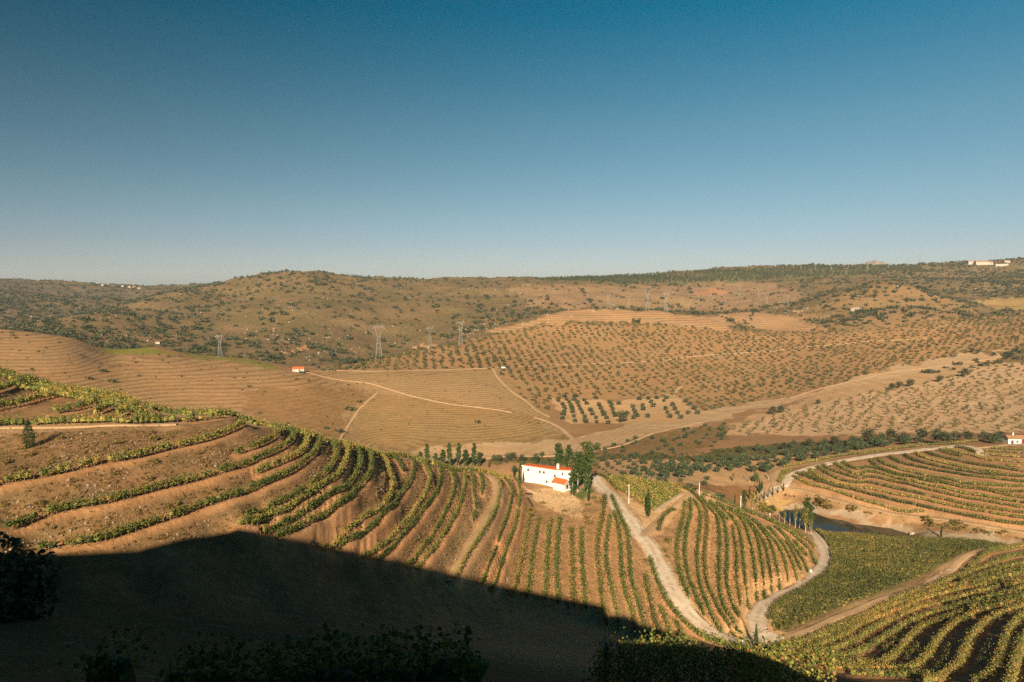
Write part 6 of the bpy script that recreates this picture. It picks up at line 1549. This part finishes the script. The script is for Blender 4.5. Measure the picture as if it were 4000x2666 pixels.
for u, v, sc, lab in [(3260,2206,(.9,.6,.6),'grey boulder where the bend of the road meets the flat vineyard'),(3651,2264,(.9,.6,.45),'lowest grey slab on the path beside the flat vineyard'),(3676,2238,(.8,.5,.4),'middle grey slab on the path beside the flat vineyard'),(3709,2227,(1.9,.6,.35),'long grey slab on the path, upper of three'),(3566,2086,(1.6,.8,.9),'white rock at the far tip of the pond')]:
    x, y, z = at(u, v, 180, 300); o = link('stone_slab', RK[int(u) % 4], None, (x, y, z + .15), .3); o.scale = sc; tag(o, lab, 'rock')
# end posts of the triangular plot and of the flat vineyard
pl = 0
for k, (x, y) in enumerate(edge([(2557,2003),(2600,1975),(2659,1938)], 24, 215, 300)):
    z = gz_(x, y); o = MB().bar((0,0,-.2),(.35,-.3,1.5),.06,5).build('end_post', M['pale_bark'], None, (x, y, z))
    tag(o, 'pale slanted end post along the lower right edge of the triangular vineyard', 'post', 'end posts of the triangular vineyard')

# ------------------------------------------------------------------ pylons
def pylon_mesh(H, wide):
    """lattice mast: tapering waist, Y-shaped head and a wide bridge"""
    legs, brace, head = MB(), MB(), MB()
    bw, ww, zw = H*.085, H*.032, H*.62
    r1, r2 = .14, .09
    def corner(z, i):
        f = z / zw; w = bw + (ww - bw) * f
        return (w*(1 if i in (1, 2) else -1), w*(1 if i in (2, 3) else -1), z)
    for i in range(4): legs.bar(corner(-1, i), corner(zw, i), r1, 4)
    zs = [0, .16*H, .30*H, .42*H, .52*H, zw]
    for z0, z1 in zip(zs, zs[1:]):
        for i in range(4):
            brace.bar(corner(z0, i), corner(z1, (i+1) % 4), r2, 3); brace.bar(corner(z0, (i+1) % 4), corner(z1, i), r2, 3)
            brace.bar(corner(z1, i), corner(z1, (i+1) % 4), r2, 3)
    hw = H * wide
    for s in (-1, 1):
        for t in (-1, 1):
            head.bar((s*ww, t*ww, zw), (s*hw*.62, t*ww*.6, H*.88), r1, 4); head.bar((s*ww*.2, t*ww*.6, zw+1), (s*hw*.45, t*ww*.5, H*.88), r2, 3)
        head.bar((s*hw*.62, 0, H*.88), (s*hw*.72, 0, H), r1, 4)
        head.bar((s*hw, 0, H*.90), (s*hw*.62, 0, H*.95), r2, 3)
    for t in (-1, 1):
        head.bar((-hw, t*ww*.5, H*.885), (hw, t*ww*.5, H*.885), r1, 4); head.bar((-hw*.8, t*ww*.5, H*.925), (hw*.8, t*ww*.5, H*.925), r2, 4)
    for k in range(12):
        x0, x1 = -hw*.8 + hw*1.6*k/12, -hw*.8 + hw*1.6*(k+1)/12
        head.bar((x0, 0, H*.885 if k % 2 else H*.925), (x1, 0, H*.925 if k % 2 else H*.885), r2, 3)
    ins = [MB().bar((x, 0, H*.885), (x, 0, H*.885 - 2.2), .13, 5).mesh('insulator', M['stone']) for x in (-hw*.95, 0, hw*.95)]
    return [legs.mesh('legs', M['steel']), brace.mesh('lattice', M['steel']), head.mesh('crossarm', M['steel'])] + ins
PYM = pylon_mesh(40.0, 0.16)
PY = [(860,1396,1302,500,760,'lattice pylon at the edge of the small green vineyard'),(1480,1402,1262,650,900,'left pylon of the three along the lower hill edge'),(1680,1366,1272,700,1000,'middle and widest pylon of the three along the lower hill edge'),(1800,1350,1250,700,1000,'right pylon of the three along the lower hill edge'),
      (2376,1206,1140,1000,1300,'first pylon from the left behind the terraced crest'),(2455,1208,1150,1000,1300,'second and shortest pylon behind the terraced crest'),(2530,1212,1128,1000,1300,'third and tallest pylon behind the terraced crest'),(2601,1222,1138,1000,1300,'fourth pylon standing on the terraced crest'),
      (2889,1158,1113,1200,2200,'pylon alone on the reddish slope right of the four'),(2963,1166,1128,1200,2200,'left pylon of the three low on the reddish slope'),(2995,1192,1143,1100,2200,'middle pylon of the three low on the reddish slope'),(3077,1200,1152,1100,2200,'right pylon of the three low on the reddish slope'),
      (3128,1056,1018,1500,2400,'leftmost pylon on the right wooded ridge'),(3185,1058,1026,1500,2400,'second pylon on the right wooded ridge'),(3247,1066,1026,1500,2400,'third pylon on the right wooded ridge'),(3306,1080,1046,1500,2400,'lower pylon of the crossing pair on the right ridge'),(3313,1056,1024,1500,2400,'upper pylon of the crossing pair on the right ridge'),(3388,1056,1012,1500,2400,'sixth pylon on the right wooded ridge'),(3470,1052,1020,1500,2400,'seventh pylon on the right wooded ridge'),(3541,1034,1004,1500,2400,'pylon on the skyline left of the manor'),(3591,1034,998,1500,2400,'tall pylon on the skyline nearest the manor')]
PTOP = []
for u, v, vt, y0, y1, lab in PY:
    x, y, z = at(u, v, y0, y1); H = (v - vt)*y/F_PX
    o = empty('lattice_pylon', (x, y, z), R(8)); s = H / 40.0; o.scale = (s, s, s)
    tag(o, lab, 'pylon', 'lattice power pylons')
    for nm, me in zip(('legs', 'lattice', 'crossarm', 'insulator', 'insulator', 'insulator'), PYM): link(nm, me, o)
    PTOP.append((x, y, z + H*.83, s))
# the lines between them with their white marker balls
def cable(i, j, off, label):
    a1, b1 = PTOP[i], PTOP[j]
    p, q = Vector((a1[0] + off*6*a1[3], a1[1], a1[2])), Vector((b1[0] + off*6*b1[3], b1[1], b1[2]))
    c = MB(); n_ = 16; sag = (q - p).length * .035; P_ = []
    for k in range(n_ + 1):
        f = k / n_; P_.append(p.lerp(q, f) - Vector((0, 0, sag*4*f*(1-f))))
    for s0, s1 in zip(P_, P_[1:]): c.bar(s0, s1, .045, 3)
    root = c.build('power_line', M['steel']); tag(root, label, 'cable', 'power lines between pylons')
    for k in range(2, n_ - 1, 2):
        b_ = MB(); ctr = P_[k]
        b_.add([ctr + Vector(d)*.55 for d in ((1,0,0),(-1,0,0),(0,1,0),(0,-1,0),(0,0,1),(0,0,-1))], [(0,2,4),(2,1,4),(1,3,4),(3,0,4),(2,0,5),(1,2,5),(3,1,5),(0,3,5)])
        b_.build('marker_ball', M['white_paint'], root)
cable(0, 1, 1, 'power line with white balls between the green-vineyard pylon and the next')
cable(1, 4, -1, 'power line with white balls from the left lower pylon to the crest')
cable(2, 5, 1, 'power line with white balls from the widest lower pylon to the crest')
cable(3, 6, 1, 'power line with white balls from the right lower pylon to the crest')
cable(6, 8, 0, 'power line with white balls from the tallest crest pylon to the reddish slope')
cable(7, 10, 0, 'power line with white balls from the fourth crest pylon to the reddish slope')

# ------------------------------------------------------------------ distant peak
V, F = [], []
pk = []
for i in range(25):
    for j in range(9):
        a_ = -1 + i / 12; b_ = j / 8
        h = max(0, 1 - abs(a_) ** 1.8) * math.sin(math.pi * (0.15 + 0.85*b_) * .6 + .2)
        y = 3600 + b_*400; uc = 3420 + a_*95
        t, w_ = uv2tw(uc, 1062 - 44*h - 3*math.sin(i*1.7)*h); V.append((float(t)*y, y, float(w_)*y))
ix = np.arange(225).reshape(25, 9)
Qp = np.stack([ix[:-1,:-1], ix[1:,:-1], ix[1:,1:], ix[:-1,1:]], -1).reshape(-1, 4)
tag(link('distant_hill', mesh_np('distant_hill', np.array(V), Qp, M['rock'], True)), kind='structure')

# ------------------------------------------------------------------ the building behind the viewer whose shadow falls on the vines
gmat = plain('terrace_paving', (0.30, 0.26, 0.20), 0.9, 0.15, 1.0)
yp = -7.0
sd = np.array(SUN_DIR)
def back_to(u, v, ymin, ymax):
    x, y, z = at(u, v, ymin, ymax); k = (y - yp) / -sd[1]
    return x + sd[0]*k, z + sd[2]*k
out = [back_to(u, v, 45, 190) for u, v in [(-60,2176),(170,2164),(330,2162),(540,2150),(760,2098),(940,2064),(1250,2125),(1600,2200),(2000,2295),(2362,2366)]]
out2 = [back_to(u, v, 60, 260) for u, v in [(2364,2434),(2480,2462),(2700,2506),(2950,2548),(3200,2605),(3480,2668)]]
print('caster', [(round(a,1), round(c,1)) for a, c in out + out2])
win = empty('winery_building', (0, yp, -3)); tag(win, 'gabled winery building behind the viewpoint that shades the slope', 'building')
winv = Matrix.Translation(-Vector(win.location))
zg = -3.2
xs = out + [(out[-1][0], out2[0][1])]
bb = MB()
ring = [(x, yp, z) for x, z in out] + [(out[-1][0], yp, zg), (out[0][0] - 6, yp, zg), (out[0][0] - 6, yp, out[0][1] - .4)]
bb.prism(ring, [(x, y - 12, z) for x, y, z in ring])
o = bb.build('wall', M['white_wall'], win); o.matrix_parent_inverse = winv
lw = MB()
out2 = [(x, z - 0.6) for x, z in out2]
ring = [(x, yp - .05, z) for x, z in out2] + [(out2[-1][0] + 5, yp - .05, out2[-1][1] - 1.2), (out2[-1][0] + 5, yp - .05, min(zg, out2[-1][1] - 3)), (out2[0][0] + .01, yp - .05, zg)]
lw.prism(ring, [(x, y - 10, z) for x, y, z in ring])
o = lw.build('lower_wing', M['white_wall'], win); o.matrix_parent_inverse = winv
# ground under and around it, carrying on the hillside behind the viewer
gv, gq = [], []
nx, ny = 41, 21
for j in range(ny):
    for i in range(nx):
        x, y = -80 + 4*i, -70 + 3.75*j
        gv.append((x, y, -3.3 - 0.30*max(0, y + 4) + 0.25*max(0, -y - 25) - .0004*x*x - 0.75*max(0, x - 14)))
ix = np.arange(nx*ny).reshape(ny, nx)
gq = np.stack([ix[:-1,:-1], ix[:-1,1:], ix[1:,1:], ix[1:,:-1]], -1).reshape(-1, 4)
tag(link('hilltop', mesh_np('hilltop', np.array(gv), gq, plain('hilltop_soil', (0.30, 0.19, 0.10), .95), True)), kind='structure')
# ------------------------------------------------------------------ the air over the valley
hz_m = bpy.data.materials.new('thin_haze'); hz_m.use_nodes = True
hn, hl = hz_m.node_tree.nodes, hz_m.node_tree.links; hn.clear()
ho = hn.new('ShaderNodeOutputMaterial'); hv = hn.new('ShaderNodeVolumePrincipled')
hv.inputs['Color'].default_value = (0.80, 0.88, 1.0, 1); hv.inputs['Density'].default_value = 0.00005
hv.inputs['Anisotropy'].default_value = 0.0
hl.new(hv.outputs[0], ho.inputs['Volume'])
hz = MB().box((0, 2560, 20), (11200, 5400, 300))
zmin = float(HZ.min()) - 1.5; zmax = max(float(HZ.max()) + 25, 60.0)
hz = MB().box((0, 2560, (zmin + zmax) / 2), (11200, 5600, zmax - zmin))
tag(hz.build('haze', hz_m), kind='stuff')
